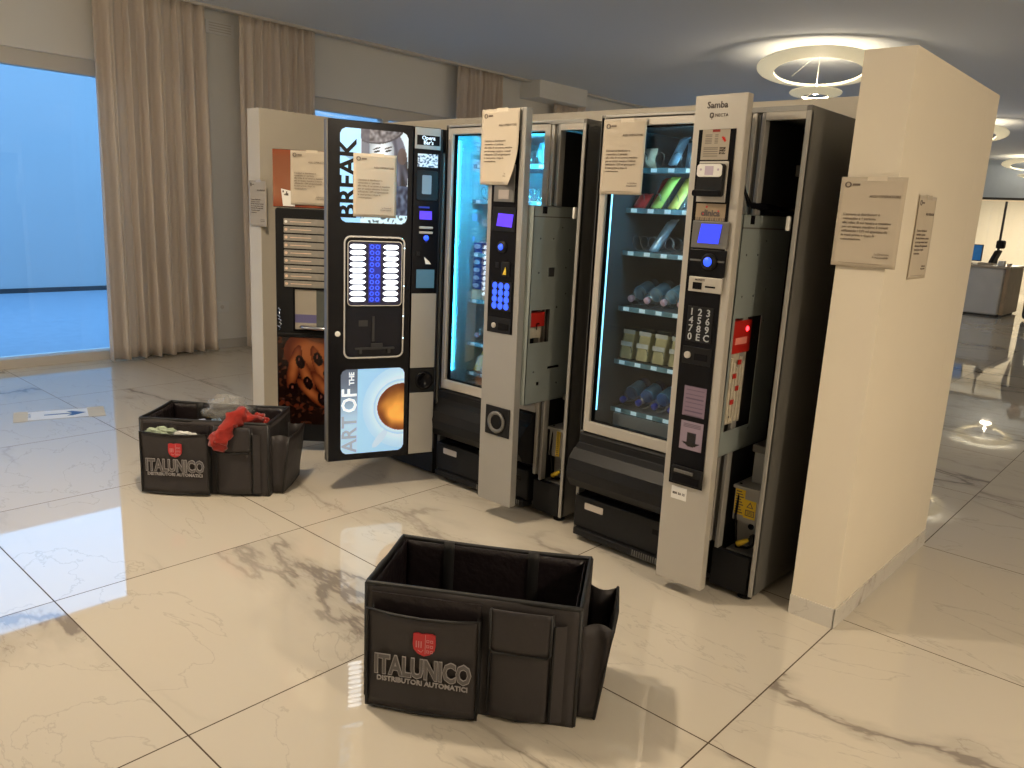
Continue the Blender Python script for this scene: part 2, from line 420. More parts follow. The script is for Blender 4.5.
# ------------------------------------------------------------------ curtains
def curtain(y0, y1, label, seed, n=9, amp=.045, bot=.0, x=XW+.16, under=None):
    rnd = random.Random(seed); ph = rnd.random()*6; w = y1-y0
    def pt(s, t):
        top = 2.832 if (under and y0+w*s < under) else HC-.02
        z = .02+(top-.02)*t
        a = amp*(1.15-.55*t); fr = n*2*PI*s
        xx = x+a*math.sin(fr+ph+.9*math.sin(fr*.31+ph))+.4*a*math.sin(2.37*fr+1.3*ph)+.012*math.sin(3*t+seed+5*s)
        yy = y0+w*s+.018*math.cos(fr*1.0+ph)*(1-.4*t)+bot*(1-t)*(s-.5)*w
        if t > .96: xx = x+(xx-x)*.75+.008*math.sin(fr*3)
        return (xx, yy, z)
    o = obj('curtain', MB().grid(pt, n*16, 26), M['curtain'], smooth=True, thick=.004)
    move_origin(o, (x, (y0+y1)/2, .02)); tag(o, label, 'curtain', 'beige curtains along the window wall')
curtain(2.64, 3.56, 'wide beige full-length curtain beside the large blue-lit window at the left', 1, 7, .05, .05)
curtain(3.90, 4.70, 'beige curtain right of the wide one, its lower half behind the cream wall', 2, 9, .04)
curtain(6.62, 7.36, 'beige curtain above the middle machines, left of the ceiling box', 3, 9, .04)
curtain(8.36, 9.02, 'most distant narrow beige curtain under the end of the ceiling box', 4, 8, .035, under=8.84)

o = obj('duct_cover', MB().box(XW, XW+.34, 7.85, 8.82, 2.84, HC-.001), M['wall'], bevel=.004); move_origin(o, (XW+.17, 8.3, 2.84))
tag(o, 'boxed cream duct cover under the ceiling between the two farthest curtains', 'duct')
t = thing('wall_vent', 'small white rectangular vent plate high on the wall between the first two curtains', 'vent', (XW, 3.79, 2.90))
obj('plate', MB().box(XW, XW+.015, 3.66, 3.93, 2.855, 2.965), M['white'], t, bevel=.003)
v = MB()
for k in range(4): v.box(XW+.015, XW+.019, 3.69, 3.90, 2.875+k*.022, 2.882+k*.022)
obj('louvre', v, M['frame'], t)
t = thing('wall_socket', 'white square power socket low on the wall right of the wide curtain', 'socket', (XW, 3.76, .35))
obj('plate', MB().box(XW, XW+.012, 3.67, 3.81, .35, .45), M['white'], t, bevel=.003)
F = FR(XW+.012, 3.74, 0, 1.)
obj('outlet', MB(Matrix.Translation((XW+.012, 3.74, .40)) @ Matrix.Rotation(PI/2, 4, 'Y')).lathe([(.019, 0), (.019, .002)]), M['frame'], t)

# ------------------------------------------------------------------ ring lamps
def ring(F, ri, ro, h, n=64):
    mb = MB(F)
    vs = []; fs = []
    for k in range(n):
        t = 2*PI*k/n; c, s = math.cos(t), math.sin(t)
        vs += [(ri*c, ri*s, 0), (ro*c, ro*s, h*.8), (ro*c, ro*s, h), (ri*c, ri*s, h*.45)]
    for k in range(n):
        j = (k+1) % n
        for a in range(4): b = (a+1) % 4; fs.append((4*k+a, 4*j+a, 4*j+b, 4*k+b))
    return mb.add(vs, fs)
def make_lamp(x, y, label, power, down=6):
    t = thing('ring_pendant_lamp', label, 'ceiling lamp', (x, y, 2.63), 'pendant lamps of cream rings')
    d = Vector((x, y, 0)).normalized(); ax = Vector((-d.y, d.x, 0))
    R = Matrix.Rotation(math.radians(9), 4, ax)
    obj('large_ring', ring(Matrix.Translation((x, y, 2.85)) @ R, .40, .56, .05), M['ring'], t, smooth=False)
    R2 = Matrix.Rotation(math.radians(5), 4, ax)
    obj('small_ring', ring(Matrix.Translation((x, y, 2.63)) @ R2, .12, .235, .045, 40), M['ring'], t)
    obj('ceiling_rose', MB().box(x-.06, x+.06, y-.06, y+.06, HC-.03, HC), M['white'], t, bevel=.004)
    cb = MB().tube([(x, y, HC-.03), (x, y, 2.68)], .004)
    for k in range(3):
        a = 2*PI*k/3+.4; cb.tube([(x+.04*math.cos(a), y+.04*math.sin(a), HC-.03), (x+.47*math.cos(a), y+.47*math.sin(a), 2.89)], .0015, 5)
        cb.tube([(x, y, 2.68), (x+.17*math.cos(a), y+.17*math.sin(a), 2.655)], .002, 5)
    obj('cable', cb, M['cable'], t)
    obj('led_head', MB(Matrix.Translation((x, y, 2.655))).lathe([(.022, 0), (.032, .012), (.032, .02), (.02, .028)]), M['bulb'], t, smooth=True)
    l = bpy.data.lights.new('lamp_light', 'POINT'); l.energy = power; l.color = (1., .83, .62); l.shadow_soft_size = .035
    lo = bpy.data.objects.new('lamp_light', l); C.objects.link(lo); lo.location = (x, y, 2.72); attach(lo, t)
    l = bpy.data.lights.new('lamp_downlight', 'AREA'); l.shape = 'DISK'; l.size = .22; l.energy = down; l.color = (1., .81, .58)
    lo = bpy.data.objects.new('lamp_downlight', l); C.objects.link(lo); lo.location = (x, y, 2.615); attach(lo, t)
    return t
LP = 19
make_lamp(-3.25, 7.72, 'cream ring pendant lamp glowing above the back of the right-hand vending machine', LP)
make_lamp(-3.36, 13.6, 'cream ring pendant lamp half hidden behind the top of the cream end wall', LP)
make_lamp(-3.50, 19.6, 'small far cream ring pendant lamp near the glazed office front', LP*.8)
for x, y, pw_, dn_ in ((2.1, 1.5, 20, 92), (-2.75, 1.35, 32, 43), (-4.9, -1.0, 26, 34)):
    make_lamp(x, y, 'cream ring pendant lamp in the near part of the hall', pw_, dn_)
make_lamp(2.1, 6.9, 'cream ring pendant lamp in the hall right of the display wall', LP)
make_lamp(2.1, 12.3, 'cream ring pendant lamp in the hall near the reception desk', LP)

# office light
t = thing('downlight', 'small round recessed downlight glowing in the office ceiling behind the glass', 'ceiling light', (-4.0, 21.8, 2.59))
obj('lens', MB(Matrix.Translation((-4.0, 21.8, 2.585))).lathe([(.11, 0), (.11, .014)]), mat('downlight_lens', (1, 1, 1), .3, emit=(1, .85, .6), es=14.), t)
l = bpy.data.lights.new('office_light', 'AREA'); l.energy = 170; l.size = .5; l.color = (1., .82, .58)
lo = bpy.data.objects.new('office_light', l); C.objects.link(lo); lo.location = (-4.0, 21.8, 2.57); attach(lo, t)

# ------------------------------------------------------------------ notices
BODY = "L'accesso ai distributori \u00e8\nconsentito a 1 persona\nalla volta; di cui tenere a massimo\nper un tempo massimo 5 minuti\nutilizzando i DPI ed igienizzando\nle mani prima e dopo la\nconsumazione."
def notice(F, u0, v0, label, w=.21, h=.297, tilt=0., curl=0., loc=None, m=None, thick_n=.002, crumple=0., flip=1):
    t = thing('paper_notice', label, 'notice', tuple(F @ Vector((u0+w/2, v0, thick_n))), 'printed notices about using the machines')
    G = F @ Matrix.Translation((u0+w/2, v0+h, thick_n)) @ Matrix.Rotation(tilt, 4, 'Z') @ Matrix.Translation((-w/2, -h, 0))
    def pt(s, q):
        n = .0008*math.sin(7*s+3*q)+curl*(max(0, s-.55)/.45)**2*(max(0, .6-q)/.6)**2+crumple*(1-q)*(.5+.5*math.sin(9*s+4*q))*.5
        return (w*s-curl*.6*(max(0, s-.55)/.45)**2*(max(0, .6-q)/.6)**2, h*q, n+.001)
    sheet = obj('sheet', MB(G).grid(pt, 14, 18), M['paper'], t, smooth=True, thick=.0006)
    k = w/.21; e = .0030+crumple*.55
    F2 = lambda u, v, n=e: T(G, u, v, n)
    text('heading_text', 'AGLI OPERATORI', .0125*k, F2(w*.93, h*.775), M['inkp'], t, 'RIGHT', .0003, bold=.0001)
    text('body_text', BODY, .0115*k, F2(w*.10, h*.575), M['inkp'], t, 'LEFT', .0003, lsp=1.18, bold=.0001)
    text('closing_text', 'La Direzione\nIl responsabile', .009*k, F2(w*.88, h*.145), M['inkp'], t, 'RIGHT', .0003, lsp=1.1, bold=.0)
    lg = MB(G); lg.ringrect([(w*.115+.011*math.cos(a), h*.915+.010*math.sin(a)) for a in [2*PI*i/20 for i in range(20)]],
                            [(w*.115+.006*math.cos(a), h*.915+.006*math.sin(a)) for a in [2*PI*i/20 for i in range(20)]], e-.001, e)
    lg.box(w*.185, w*.30, h*.905, h*.928, e-.001, e)
    obj('emblem', lg, M['inkp'], t)
    obj('footer_line', MB(G).box(w*.12, w*.80, h*.038, h*.041, e-.001, e-.0004), M['inkp'], t)
    obj('tape_strip', MB(G).box(w*.40, w*.70, h-.012, h+.004, .0022, .0028), M['tape'], t)
    return t

# ------------------------------------------------------------------ snack machines
def snack_machine(X0, Yf, label, colx, coly, dark, key):
    X1 = X0+.875; Yb = Yf+.80; Zt = 1.84; D = X0+.675
    du = .655 if dark else .675; D = X0+du; pu0 = du+.004; pu1 = .712 if dark else .733
    t = thing('vending_machine', label, 'vending machine', (X0+.4375, Yf+.4, 0), 'snack and drink vending machines with opened control columns')
    F = FR(X0, Yf)          # u from left edge, v up, n outwards
    liner = M['darkliner'] if dark else M['liner']
    obj('side_panel', MB().box(X0, X0+.018, Yf, Yb, .03, Zt), M['greyside'], t, bevel=.002)
    obj('side_panel', MB().box(X1-.018, X1, Yf, Yb, .03, Zt), M['greyside'], t, bevel=.003)
    obj('top_panel', MB().box(X0+.018, X1-.018, Yf, Yb, Zt-.018, Zt), M['silver'], t, bevel=.002)
    obj('back_panel', MB().box(X0+.018, X1-.018, Yb-.018, Yb, .03, Zt-.018), M['dkmetal'], t)
    obj('base_plate', MB().box(X0+.018, X1-.018, Yf+.03, Yb-.018, .03, .05), M['dkmetal'], t)
    ft = []
    for fx in (X0+.05, X1-.05):
        for fy in (Yf+.05, Yb-.06):
            obj('foot', MB(Matrix.Translation((fx, fy, 0))).lathe([(.028, 0), (.028, .012), (.012, .016), (.012, .032)], n=14), M['blackm'], t)
    # product cabinet lining
    ca = MB(); ca.box(X0+.020, X0+.045, Yf+.035, Yb-.05, .50, 1.80)
    if not dark: lm = mat('cyan_glow_tint_liner_%s' % key, (.62, .86, .92), .35, var=.02)  # cyan glow of the strips tinted into the white lining's colour
    else: lm = liner
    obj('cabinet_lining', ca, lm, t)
    obj('cabinet_lining', MB().box(X0+.045, X0+du, Yb-.06, Yb-.05, .50, 1.80), M['dkmetal'], t)
    obj('cabinet_lining', MB().box(X0+du-.004, X0+du+.010, Yf+.036, Yb-.06, .50, 1.80), M['dkmetal'], t)
    obj('cabinet_floor', MB().box(X0+.045, X0+.66, Yf+.035, Yb-.06, .50, .515), M['dkmetal'], t)
    obj('cabinet_ceiling', MB().box(X0+.045, X0+.66, Yf+.035, Yb-.06, 1.80, 1.815), liner, t)
    # glazed door
    g0, g1, h0, h1 = .045, du-.032, .553, 1.795
    dr = obj('glazed_door', MB(F).ringrect([(D-X0, 1.833), (.0, 1.833), (.0, .505), (D-X0, .505)], [(g1, h1), (g0, h1), (g0, h0), (g1, h0)], -.035, .0), M['champ'], t, bevel=.003)
    obj('glass_pane', MB(F).box(g0, g1, h0, h1, -.026, -.020), M['pane'], dr)
    obj('black_seal', MB(F).ringrect([(g1+.002, h1+.002), (g0-.002, h1+.002), (g0-.002, h0-.002), (g1+.002, h0-.002)],
                                     [(g1-.006, h1-.006), (g0+.006, h1-.006), (g0+.006, h0+.006), (g1-.006, h0+.006)], -.034, -.014), M['black'], dr)
    # light strips on the inner edge of the door opening
    em = M['cyanl'] if not dark else M['coldl']
    obj('light_strip', MB().box(X0+.046, X0+.048, Yf+.042, Yf+.050, .60, 1.77), mat('corner_led_'+key, (.6, .9, 1.), .3, emit=(.25, .75, 1.) if dark else (.04, .58, 1.), es=2.5 if dark else 26.), t)
    obj('light_strip', MB().box(X0+.08, X0+.60, Yf+.040, Yf+.050, 1.801, 1.809), em, t)
    obj('light_strip', MB().box(X0+du-.018, X0+du-.008, Yf+.042, Yf+.052, .60, 1.76), em, t)
    # strips between door and service bay
    tb = MB(F); tb.box(pu0, pu0+.018, .20, 1.822, -.035, -.004); obj('post', tb, M['champ'], t, bevel=.002)
    obj('post', MB(F).box(pu0+.020, pu0+.030, .20, 1.822, -.060, -.012), M['greyside'], t, bevel=.002)
    obj('post', MB(F).box(pu1-.016, pu1, .18, 1.822, -.040, -.002), M['silver'], t, bevel=.003)
    obj('post', MB(F).box(.858, .875, .03, 1.822, -.018, .004), M['silver'], t, bevel=.003)
    obj('lintel', MB(F).box(pu1, .858, 1.795, 1.822, -.018, .002), M['champ'], t, bevel=.002)
    # service bay
    bay = obj('service_bay', MB(F).box(.688, .698, .05, 1.80, -.70, -.065), M['dkmetal'], t)
    bp = MB(F); bp.box(.715, .85, .60, 1.80, -.42, -.41); obj('rear_plate', bp, M['dkmetal'], bay)
    obj('yellow_sticker', MB(F).box(.765, .800, 1.50, 1.585, -.409, -.4075), M['yellow'], bay)
    bk = MB(F); bk.box(.735, .845, 1.62, 1.66, -.30, -.25); bk.box(.74, .80, 1.56, 1.60, -.40, -.33); obj('bracket', bk, M['greyside'], bay)
    sh = MB(F); sh.box(.735, .845, .435, .447, -.40, -.03); obj('shelf', sh, M['silver'], t, bevel=.001)
    pu = obj('power_unit', MB(F).box(.772, .842, .449, .60, -.30, -.10), mat('grey_casing_%s' % key, (.30, .30, .29), .5), t, bevel=.006)
    obj('casing_lid', MB(F).box(.766, .844, .575, .605, -.31, -.09), M['greyside'], pu, bevel=.004)
    pn = obj('electrics_panel', MB(F).box(.735, .845, .30, .435, -.06, -.052), M['silver'], t)
    st = MB(F)
    if dark:
        st.box(.738, .778, .325, .430, -.052, -.0505); st.box(.778, .826, .318, .392, -.052, -.0505)
        obj('warning_sticker', st, M['yellow'], pn)
        tri = MB(F); tri.ringrect([(.802, .386), (.788, .362), (.816, .362)], [(.802, .380), (.793, .3645), (.811, .3645)], -.0505, -.0498)
        tri.ringrect([(.822, .352), (.785, .352), (.785, .328), (.822, .328)], [(.819, .349), (.788, .349), (.788, .331), (.819, .331)], -.0505, -.0498)
        for k in range(9): tri.box(.741, .741+.032*(1-.3*(k % 3)/2), .332+k*.0105, .336+k*.0105, -.0505, -.0498)
        for k in range(3): tri.box(.791, .816, .3345+k*.005, .3365+k*.005, -.0505, -.0498)
        obj('sticker_print', tri, M['ink'], pn)
    else:
        st.box(.778, .800, .305, .432, -.052, -.0505); obj('warning_sticker', st, M['yellow'], pn)
        tri = MB(F)
        for k in range(12): tri.box(.782, .796, .312+k*.0098, .316+k*.0098, -.0505, -.0498)
        obj('sticker_print', tri, M['ink'], pn)
    obj('inner_box', MB(F).box(.735, .845, .165, .30, -.20, -.10), M['silver'], t, bevel=.003)
    obj('fan_hole', MB(F @ Matrix.Translation((.795, .27, -.10))).lathe([(.012, 0), (.012, .004), (.006, .005)], n=16), M['black'], t)
    pg = MB(F).tube([(.770, .205, -.05), (.795, .222, -.045), (.812, .235, -.05)], [.012, .010, .006], 8)
    obj('plug', pg, M['yellow'], t, smooth=True)
    obj('cable', MB(F).tube([(.812, .235, -.05), (.83, .25, -.055), (.835, .22, -.07), (.80, .19, -.075), (.76, .185, -.06), (.752, .25, -.06), (.750, .32, -.045), (.752, .45, -.06)], .005, 7), M['black'], t, smooth=True)
    obj('handset', MB(F).box(.815, .833, .215, .255, -.075, -.045), M['black'], t, bevel=.004)
    obj('shelf', MB(F).box(.735, .845, .175, .183, -.30, -.03), M['greyside'], t)
    obj('kick_panel', MB(F).box(.690, .846, .025, .178, -.03, -.004), M['blackm'], t, bevel=.003)
    obj('lock_stud', MB(F).box(.833, .845, 1.42, 1.47, -.01, .008), M['white'], t, bevel=.003)
    # product bin: bulging flap and recess, profile in (n, v)
    prof = [(0, .500), (.010, .492), (.012, .455), (.045, .435), (.078, .395), (.088, .350), (.082, .305), (.060, .268), (.020, .250), (-.02, .245), (-.02, .235)]
    def bulge(u0_, u1_, pr_):
        mb = MB(F); vs = [(u0_, v, n) for n, v in pr_]+[(u0_, pr_[-1][1], -.12), (u0_, pr_[0][1], -.12)]
        k = len(vs); vs = vs+[(u1_, v, n) for _, v, n in vs]
        mb.add(vs, [tuple(range(k))[::-1], tuple(range(k, 2*k))]+[(i, (i+1) % k, k+(i+1) % k, k+i) for i in range(k)]); return mb
    bn = obj('product_bin', bulge(.006, .668, prof), M['blackm'], t, bevel=.002)
    obj('slot', MB(F).box(.25, .50, .468, .482, .008, .0125), M['blackm'], bn)
    obj('bin_recess', MB(F).box(.012, .66, .205, .236, -.10, -.045), M['black'], t)
    lb = obj('lower_panel', MB(F).box(.006, .668, .060, .210, -.10, .012), M['blackm'], t, bevel=.006)
    obj('rating_plate', MB(F).rrect(.065, .165, .155, .185, .004, .012, .0145), M['amber'], lb)
    obj('slot', MB(F).box(.42, .62, .150, .172, .011, .0128), M['black'], lb)
    gr = obj('grille', MB(F).box(.02, .66, .028, .060, -.06, .030), M['blackm'], t, bevel=.004)
    sl = MB(F)
    for k in range(26): sl.box(.34+k*.0115, .345+k*.0115, .030, .058, .030, .032)
    obj('slats', sl, M['greyside'], gr)
    # trays
    zs = [1.64, 1.475, 1.295, 1.055, .818, .600] if dark else [1.66, 1.485, 1.300, 1.215, .975, .745, .585]
    YT = Yf+.155
    n0, cw = (7, .0825)
    trays = []
    for i, z in enumerate(zs):
        if not dark and i == 2:
            continue
        tr_ = obj('tray', MB().box(X0+.050, X0+du-.024, YT, YT+.42, z-.012, z), M['tray'], t)
        obj('price_rail', MB().box(X0+.050, X0+du-.024, YT-.006, YT, z-.018, z+.003), mat('price_rail_%s%d' % (key, i), (.15, .30, .38), .25, var=.5, vs=40), tr_)
        for c in range(n0):
            xc = X0+.095+c*cw
            obj('price_label', MB().box(xc-.017, xc+.012, YT-.0078, YT-.006, z-.015, z+.001), M['lab_price'], tr_)
            spiral = not (not dark and i in (4,))
            if spiral:
                pts = []
                R = .031
                for k in range(0, 5*14+1):
                    a = 2*PI*k/14; pts.append((xc+R*math.cos(a), YT+.012+k*.0045, z+.036+R*math.sin(a)))
                obj('spiral', MB().tube(pts, .0016, 5), M['wire'], tr_, smooth=True)
        trays.append(z)
    if not dark: obj('upper_plate', MB().box(X0+.050, X0+du-.024, YT-.01, YT+.4, .515, .53), M['tray'], t)
    else: obj('front_plate', MB().box(X0+.085, X0+du-.024, YT-.03, YT-.022, .515, .585), M['tray'], t)
    # control column standing open in front, with its metal housing
    u0_, u1_, y_ = colx[0], colx[1], coly
    G = FR(u0_, y_) @ Matrix.Rotation(.010, 4, 'Z'); w = u1_-u0_; zt = 1.868; zb = .05
    zb = .05 if dark else .085
    cl = obj('control_column', MB(G).box(0, w, zb, zt, -.040, 0), M['champ'] if dark else M['silver'], t, bevel=.003)
    xb = X0+(.7225 if dark else .7455)
    bx0 = u0_+.02; by0 = y_+.040; by1 = Yf+(.30 if dark else .165)
    z0_, z1_ = .578, 1.470
    hs = MB()
    if dark: wy0, wy1, wz0, wz1 = y_+.060, y_+.275, .672, 1.100
    else: wy0, wy1, wz0, wz1 = y_+.055, y_+.185, .862, 1.012
    th = .003
    hs.box(bx0, bx0+th, by0, by1, z0_, z1_); hs.box(bx0, xb, by0, by1, z0_, z0_+th); hs.box(bx0, xb, by0, by1, z1_-th, z1_); hs.box(bx0, xb, by1-th, by1, z0_, z1_)
    hs.box(bx0, xb, by0, by0+th, z0_, z1_)
    hs.box(xb-th, xb, by0, wy0, z0_, z1_); hs.box(xb-th, xb, wy1, by1, z0_, z1_); hs.box(xb-th, xb, wy0, wy1, z0_, wz0); hs.box(xb-th, xb, wy0, wy1, wz1, z1_)
    hb = obj('housing', hs, M['galv'], t)
    FX = FR(xb, by0, 0, 1.)     # faces +X
    Dy = by1-by0
    rv = MB(FX)
    for a, b in ((.05, .75), (.14, .75), (.05, .60), (.14, .60), (.24, .62), (.26, .70), (.05, .15), (.22, .08), (.25, .50), (.19, .44), (.20, .80)): rv.disc(a, z0_+b, .004, 0, .0015, n=10)
    obj('rivets', rv, M['chrome'], hb)
    obj('rim', MB(FX).box(0, Dy, z1_-.050, z1_-.045, 0, .002), M['greyside'], hb)
    hk = MB(FX); hk.box(.055, .085, z1_-.034, z1_-.004, 0, .0015)
    if not dark:
        hk.box(.055, .075, wz0+.085, wz0+.09, 0, .0015); hk.box(.055, .06, wz0+.06, wz0+.09, 0, .0015); hk.box(.15, .23, z0_+.155, z0_+.165, 0, .0015); hk.box(.075, .09, z0_+.085, z0_+.10, 0, .0015)
    obj('cutouts', hk, M['black'], hb)
    inner = MB(); inner.box(xb-.11, xb-.108, by0+.004, by1-.006, z0_+.01, z1_-.01); obj('inner_wall', inner, M['black'], hb)
    cm = MB(FX)
    m0, m1 = wy0-by0, wy1-by0
    cu = obj('coin_unit', MB(FX).box(m0+.012, m0+(m1-m0)*.68, wz0+.02, wz1-.10 if dark else wz0+.07, -.07, -.012), mat('coin_tubes_%s' % key, (.42, .38, .30), .5, var=.4, vs=40), t, bevel=.003)
    obj('red_cover', MB(FX).box(m0+.006, m0+(m1-m0)*(.72 if dark else .80), (wz1-.135 if dark else wz0+.072), (wz1-.012), -.075, -.006), M['red'], cu, bevel=.004)
    if dark:
        obj('status_light', MB(FX @ Matrix.Translation((m0+(m1-m0)*.55, wz1-.045, -.006))).lathe([(.010, 0), (.008, .003), (.003, .005)], n=12), M['redl'], cu)
        obj('name_plate', MB(FX).box(m0+.03, m0+.12, wz1-.10, wz1-.075, -.006, -.004), mat('pale_red_print', (.75, .25, .2), .5), cu)
        tb = MB(FX)
        for k in range(5): tb.box(m0+.020+k*.024, m0+.034+k*.024, wz0+.03, wz1-.15-.02*(k % 3), -.012, -.006)
        obj('coin_tubes', tb, mat('clear_tubes', (.55, .50, .40), .3, var=.3, vs=60), cu)
        rb = MB(FX)
        for k in range(4): rb.box(m0+.04+(k % 2)*.03, m0+.065+(k % 2)*.03, wz0+.10+k*.05, wz0+.118+k*.05, -.006, -.003)
        obj('red_tabs', rb, M['red'], cu)
        obj('black_hose', MB().tube([(xb-.03, by0+.01, 1.60), (xb-.02, by0+.03, 1.545), (xb-.02, by0+.07, 1.505), (xb-.015, by0+.12, 1.500), (xb+.01, by0+.19, 1.498), (xb+.06, by1, 1.48)], [.004, .005, .010, .014, .012, .005], 8), M['black'], t, smooth=True)
    else:
        obj('metal_latch', MB(FX).box(.115, .155, 1.16, 1.20, .0, .004), M['chrome'], hb)
    # lower leg of the swung-out column
    obj('lower_bracket', MB().box(u0_+.03, u1_-.03, y_+.04, y_+.06, .10, .575), M['dkmetal'], t)
    return t, F, FR(u0_, y_), cl, zs, YT, G

M['lab_price'] = mat('glowing_price_card', (.65, .75, .80), .3, emit=(.45, .75, .85), es=.35)  # cards glow faintly on their own, in place of light falling on them

mB, FB, GB, colB, zB, ytB, TB = snack_machine(-3.03, 2.80, 'silver snack vending machine with cyan-lit window, left of the two', (-2.515, -2.305), 2.60, False, 'left')
mC, FC, GC, colC, zC, ytC, TC = snack_machine(-2.03, 2.735, 'silver snack vending machine at the right end, beside the thick cream end wall', (-1.500, -1.300), 2.59, True, 'right')

# --- control column of the right machine (panel-local u = x - x0)
def U(x): return x+1.500
G = GC
insert = obj('insert_panel', MB(TC).box(.026, .168, .448, 1.752, 0, .003), M['black'], mC)
def P(name, u0, u1, v0, v1, n0, n1, m, b=0., r=None, G=G, par=insert):
    mb = MB(G)
    if r: mb.rrect(u0, u1, v0, v1, r, n0, n1)
    else: mb.box(u0, u1, v0, v1, n0, n1)
    return obj(name, mb, m, par, bevel=b)
def menu(s, t):
    c = (.66, .62, .56)
    if t > .9 and .35 < s < .65: c = (.55, .2, .18)
    if .5 < t < .84 and (.12 < s < .36 or .46 < s < .60) and (t*22) % 1 < .45: c = (.45, .42, .40)
    if .1 < t < .42 and .08 < s < .62 and (t*26) % 1 < .45: c = (.42, .39, .36)
    if ell(s, t, .80, .68, .11, .05, -.9) < 1: c = (.75, .12, .08)
    if .66 < s < .88 and .18 < t < .42 and (nz(s*40, t*30) > -.05): c = (.18, .14, .12)
    return c
poster('instruction_card', G, U(-1.475), U(-1.369), 1.650, 1.752, .005, menu, 40, 40, M['print0'], insert)
P('card_reader_frame', U(-1.474), U(-1.362), 1.506, 1.645, .003, .010, M['champ'], .002)
rd = MB(G); rd.rrect(.032, .128, 1.590, 1.634, .012, .010, .034)
rr_ = obj('card_reader', MB(G).rrect(.032, .132, 1.524, 1.636, .010, .010, .030), M['blackm'], mC, bevel=.002)
obj('reader_face', rd, M['white'], rr_, bevel=.002)
obj('reader_icons', MB(G).box(.064, .096, 1.597, 1.627, .034, .0352).disc(.048, 1.615, .004, .034, .0352).disc(.115, 1.615, .004, .034, .0352), mat('lilac_icons', (.50, .42, .52), .5), rr_)
obj('reader_slot', MB(G).rrect(.026, .134, 1.524, 1.546, .008, .030, .046), M['black'], rr_, bevel=.002)
def care(s, t):
    c = (.60, .53, .44)
    if t < .2: c = (.42, .38, .34) if (s*18) % 1 < .5 else c
    return c
poster('sticker', G, U(-1.472), U(-1.356), 1.442, 1.500, .006, care, 30, 20, M['print0'], insert)
text('sticker_word', 'clinica', .030, T(G, U(-1.414), 1.458, .0066), M['ink'], insert, 'CENTER', bold=.0012)
obj('red_dots', MB(G).box(U(-1.447), U(-1.440), 1.460, 1.472, .0062, .0068).box(U(-1.386), U(-1.380), 1.466, 1.478, .0062, .0068).disc(U(-1.430), 1.489, .004, .0062, .0068), M['logored'], insert)
P('grey_surround', U(-1.478), U(-1.334), 1.345, 1.440, .003, .009, M['greyside'], .002)
sc_ = MB(G).add([(U(-1.452), 1.362, .011), (U(-1.368), 1.362, .011), (U(-1.360), 1.430, .011), (U(-1.442), 1.430, .011)], [(0, 1, 2, 3)])
obj('display_screen', sc_, M['screen'], insert)
P('lower_bezel', U(-1.478), U(-1.334), 1.246, 1.340, .003, .010, M['black'], .002)
P('bezel_line', U(-1.474), U(-1.338), 1.298, 1.304, .010, .0112, M['greyside'])
kn = obj('jog_dial', MB(G @ Matrix.Translation((U(-1.396), 1.298, .010))).lathe([(.030, 0), (.030, .008), (.024, .014), (.018, .014)], n=28), M['blackm'], mC, smooth=False)
obj('dial_light', MB(G @ Matrix.Translation((U(-1.396), 1.298, .0242))).lathe([(.017, 0), (.014, .004), (.006, .006)], n=22), M['bluel'], kn, smooth=True)
P('coin_plate', U(-1.470), U(-1.338), 1.188, 1.242, .003, .012, M['champ'], .002)
P('coin_slot', U(-1.452), U(-1.416), 1.197, 1.222, .012, .0135, M['black'])
P('note_slot', U(-1.402), U(-1.362), 1.206, 1.212, .012, .0135, M['black'])
text('coin_plate_text', 'MONETE', .010, T(G, U(-1.425), 1.228, .0126), M['ink'], insert, 'CENTER', bold=.0002)
kp = P('keypad', U(-1.466), U(-1.362), 1.004, 1.134, .003, .006, M['blackm'], .001)
attach(kp, mC)
KL = mat('keypad_legend', (.42, .44, .46), .5)
for r, row in enumerate(('123', '456', '789', '0EC')):
    for c, ch in enumerate(row):
        text('key', ch, .036, T(G, U(-1.448)+c*.0335, 1.102-r*.0305, .0065), KL, kp, 'CENTER', bold=.0006)
P('lock_plate', U(-1.472), U(-1.352), .920, .985, .003, .006, M['blackm'], .001)
obj('key_lock', MB(G @ Matrix.Translation((U(-1.448), .953, .006))).lathe([(.013, 0), (.013, .006), (.009, .007)], n=18), M['champ'], mC)
P('return_slot', U(-1.420), U(-1.368), .938, .962, .006, .008, M['black'])
def p1(s, t): return (.50, .43, .50) if not ((t*7) % 1 < .25 and .08 < s < .92) else (.38, .33, .40)
def p2(s, t):
    c = (.56, .50, .56)
    if .78 < t < .95 and (t*20) % 1 < .4 and .1 < s < .9: c = (.36, .32, .38)
    if .3 < s < .72 and .22 < t < .62: c = (.13, .12, .14)
    if .10 < s < .90 and .12 < t < .26: c = (.10, .09, .10) if abs(s-.5) < (t-.05)*2 else c
    return c
poster('lilac_note', G, U(-1.448), U(-1.356), .724, .838, .005, p1, 16, 40, M['print0'], insert)
poster('picture_note', G, U(-1.448), U(-1.354), .594, .704, .005, p2, 40, 40, M['print0'], insert)
obj('coin_return', MB(G).box(U(-1.466), U(-1.336), .458, .525, .003, .016), M['blackm'], mC, bevel=.003)
P('return_lip', U(-1.450), U(-1.370), .502, .514, .016, .024, M['greyside'], .002)
P('return_cup', U(-1.456), U(-1.345), .464, .492, .016, .0175, M['black'])
obj('white_label', MB(G).box(U(-1.464), U(-1.398), .388, .438, .0, .0015), M['white'], mC)
text('label_print', '800 56 15', .013, T(G, U(-1.431), .407, .0018), M['ink'], mC, 'CENTER', bold=.0005)
text('model_word', 'Samba', .031, T(G, U(-1.430), 1.824, .0006), M['ink'], mC, 'CENTER', bold=.0006)
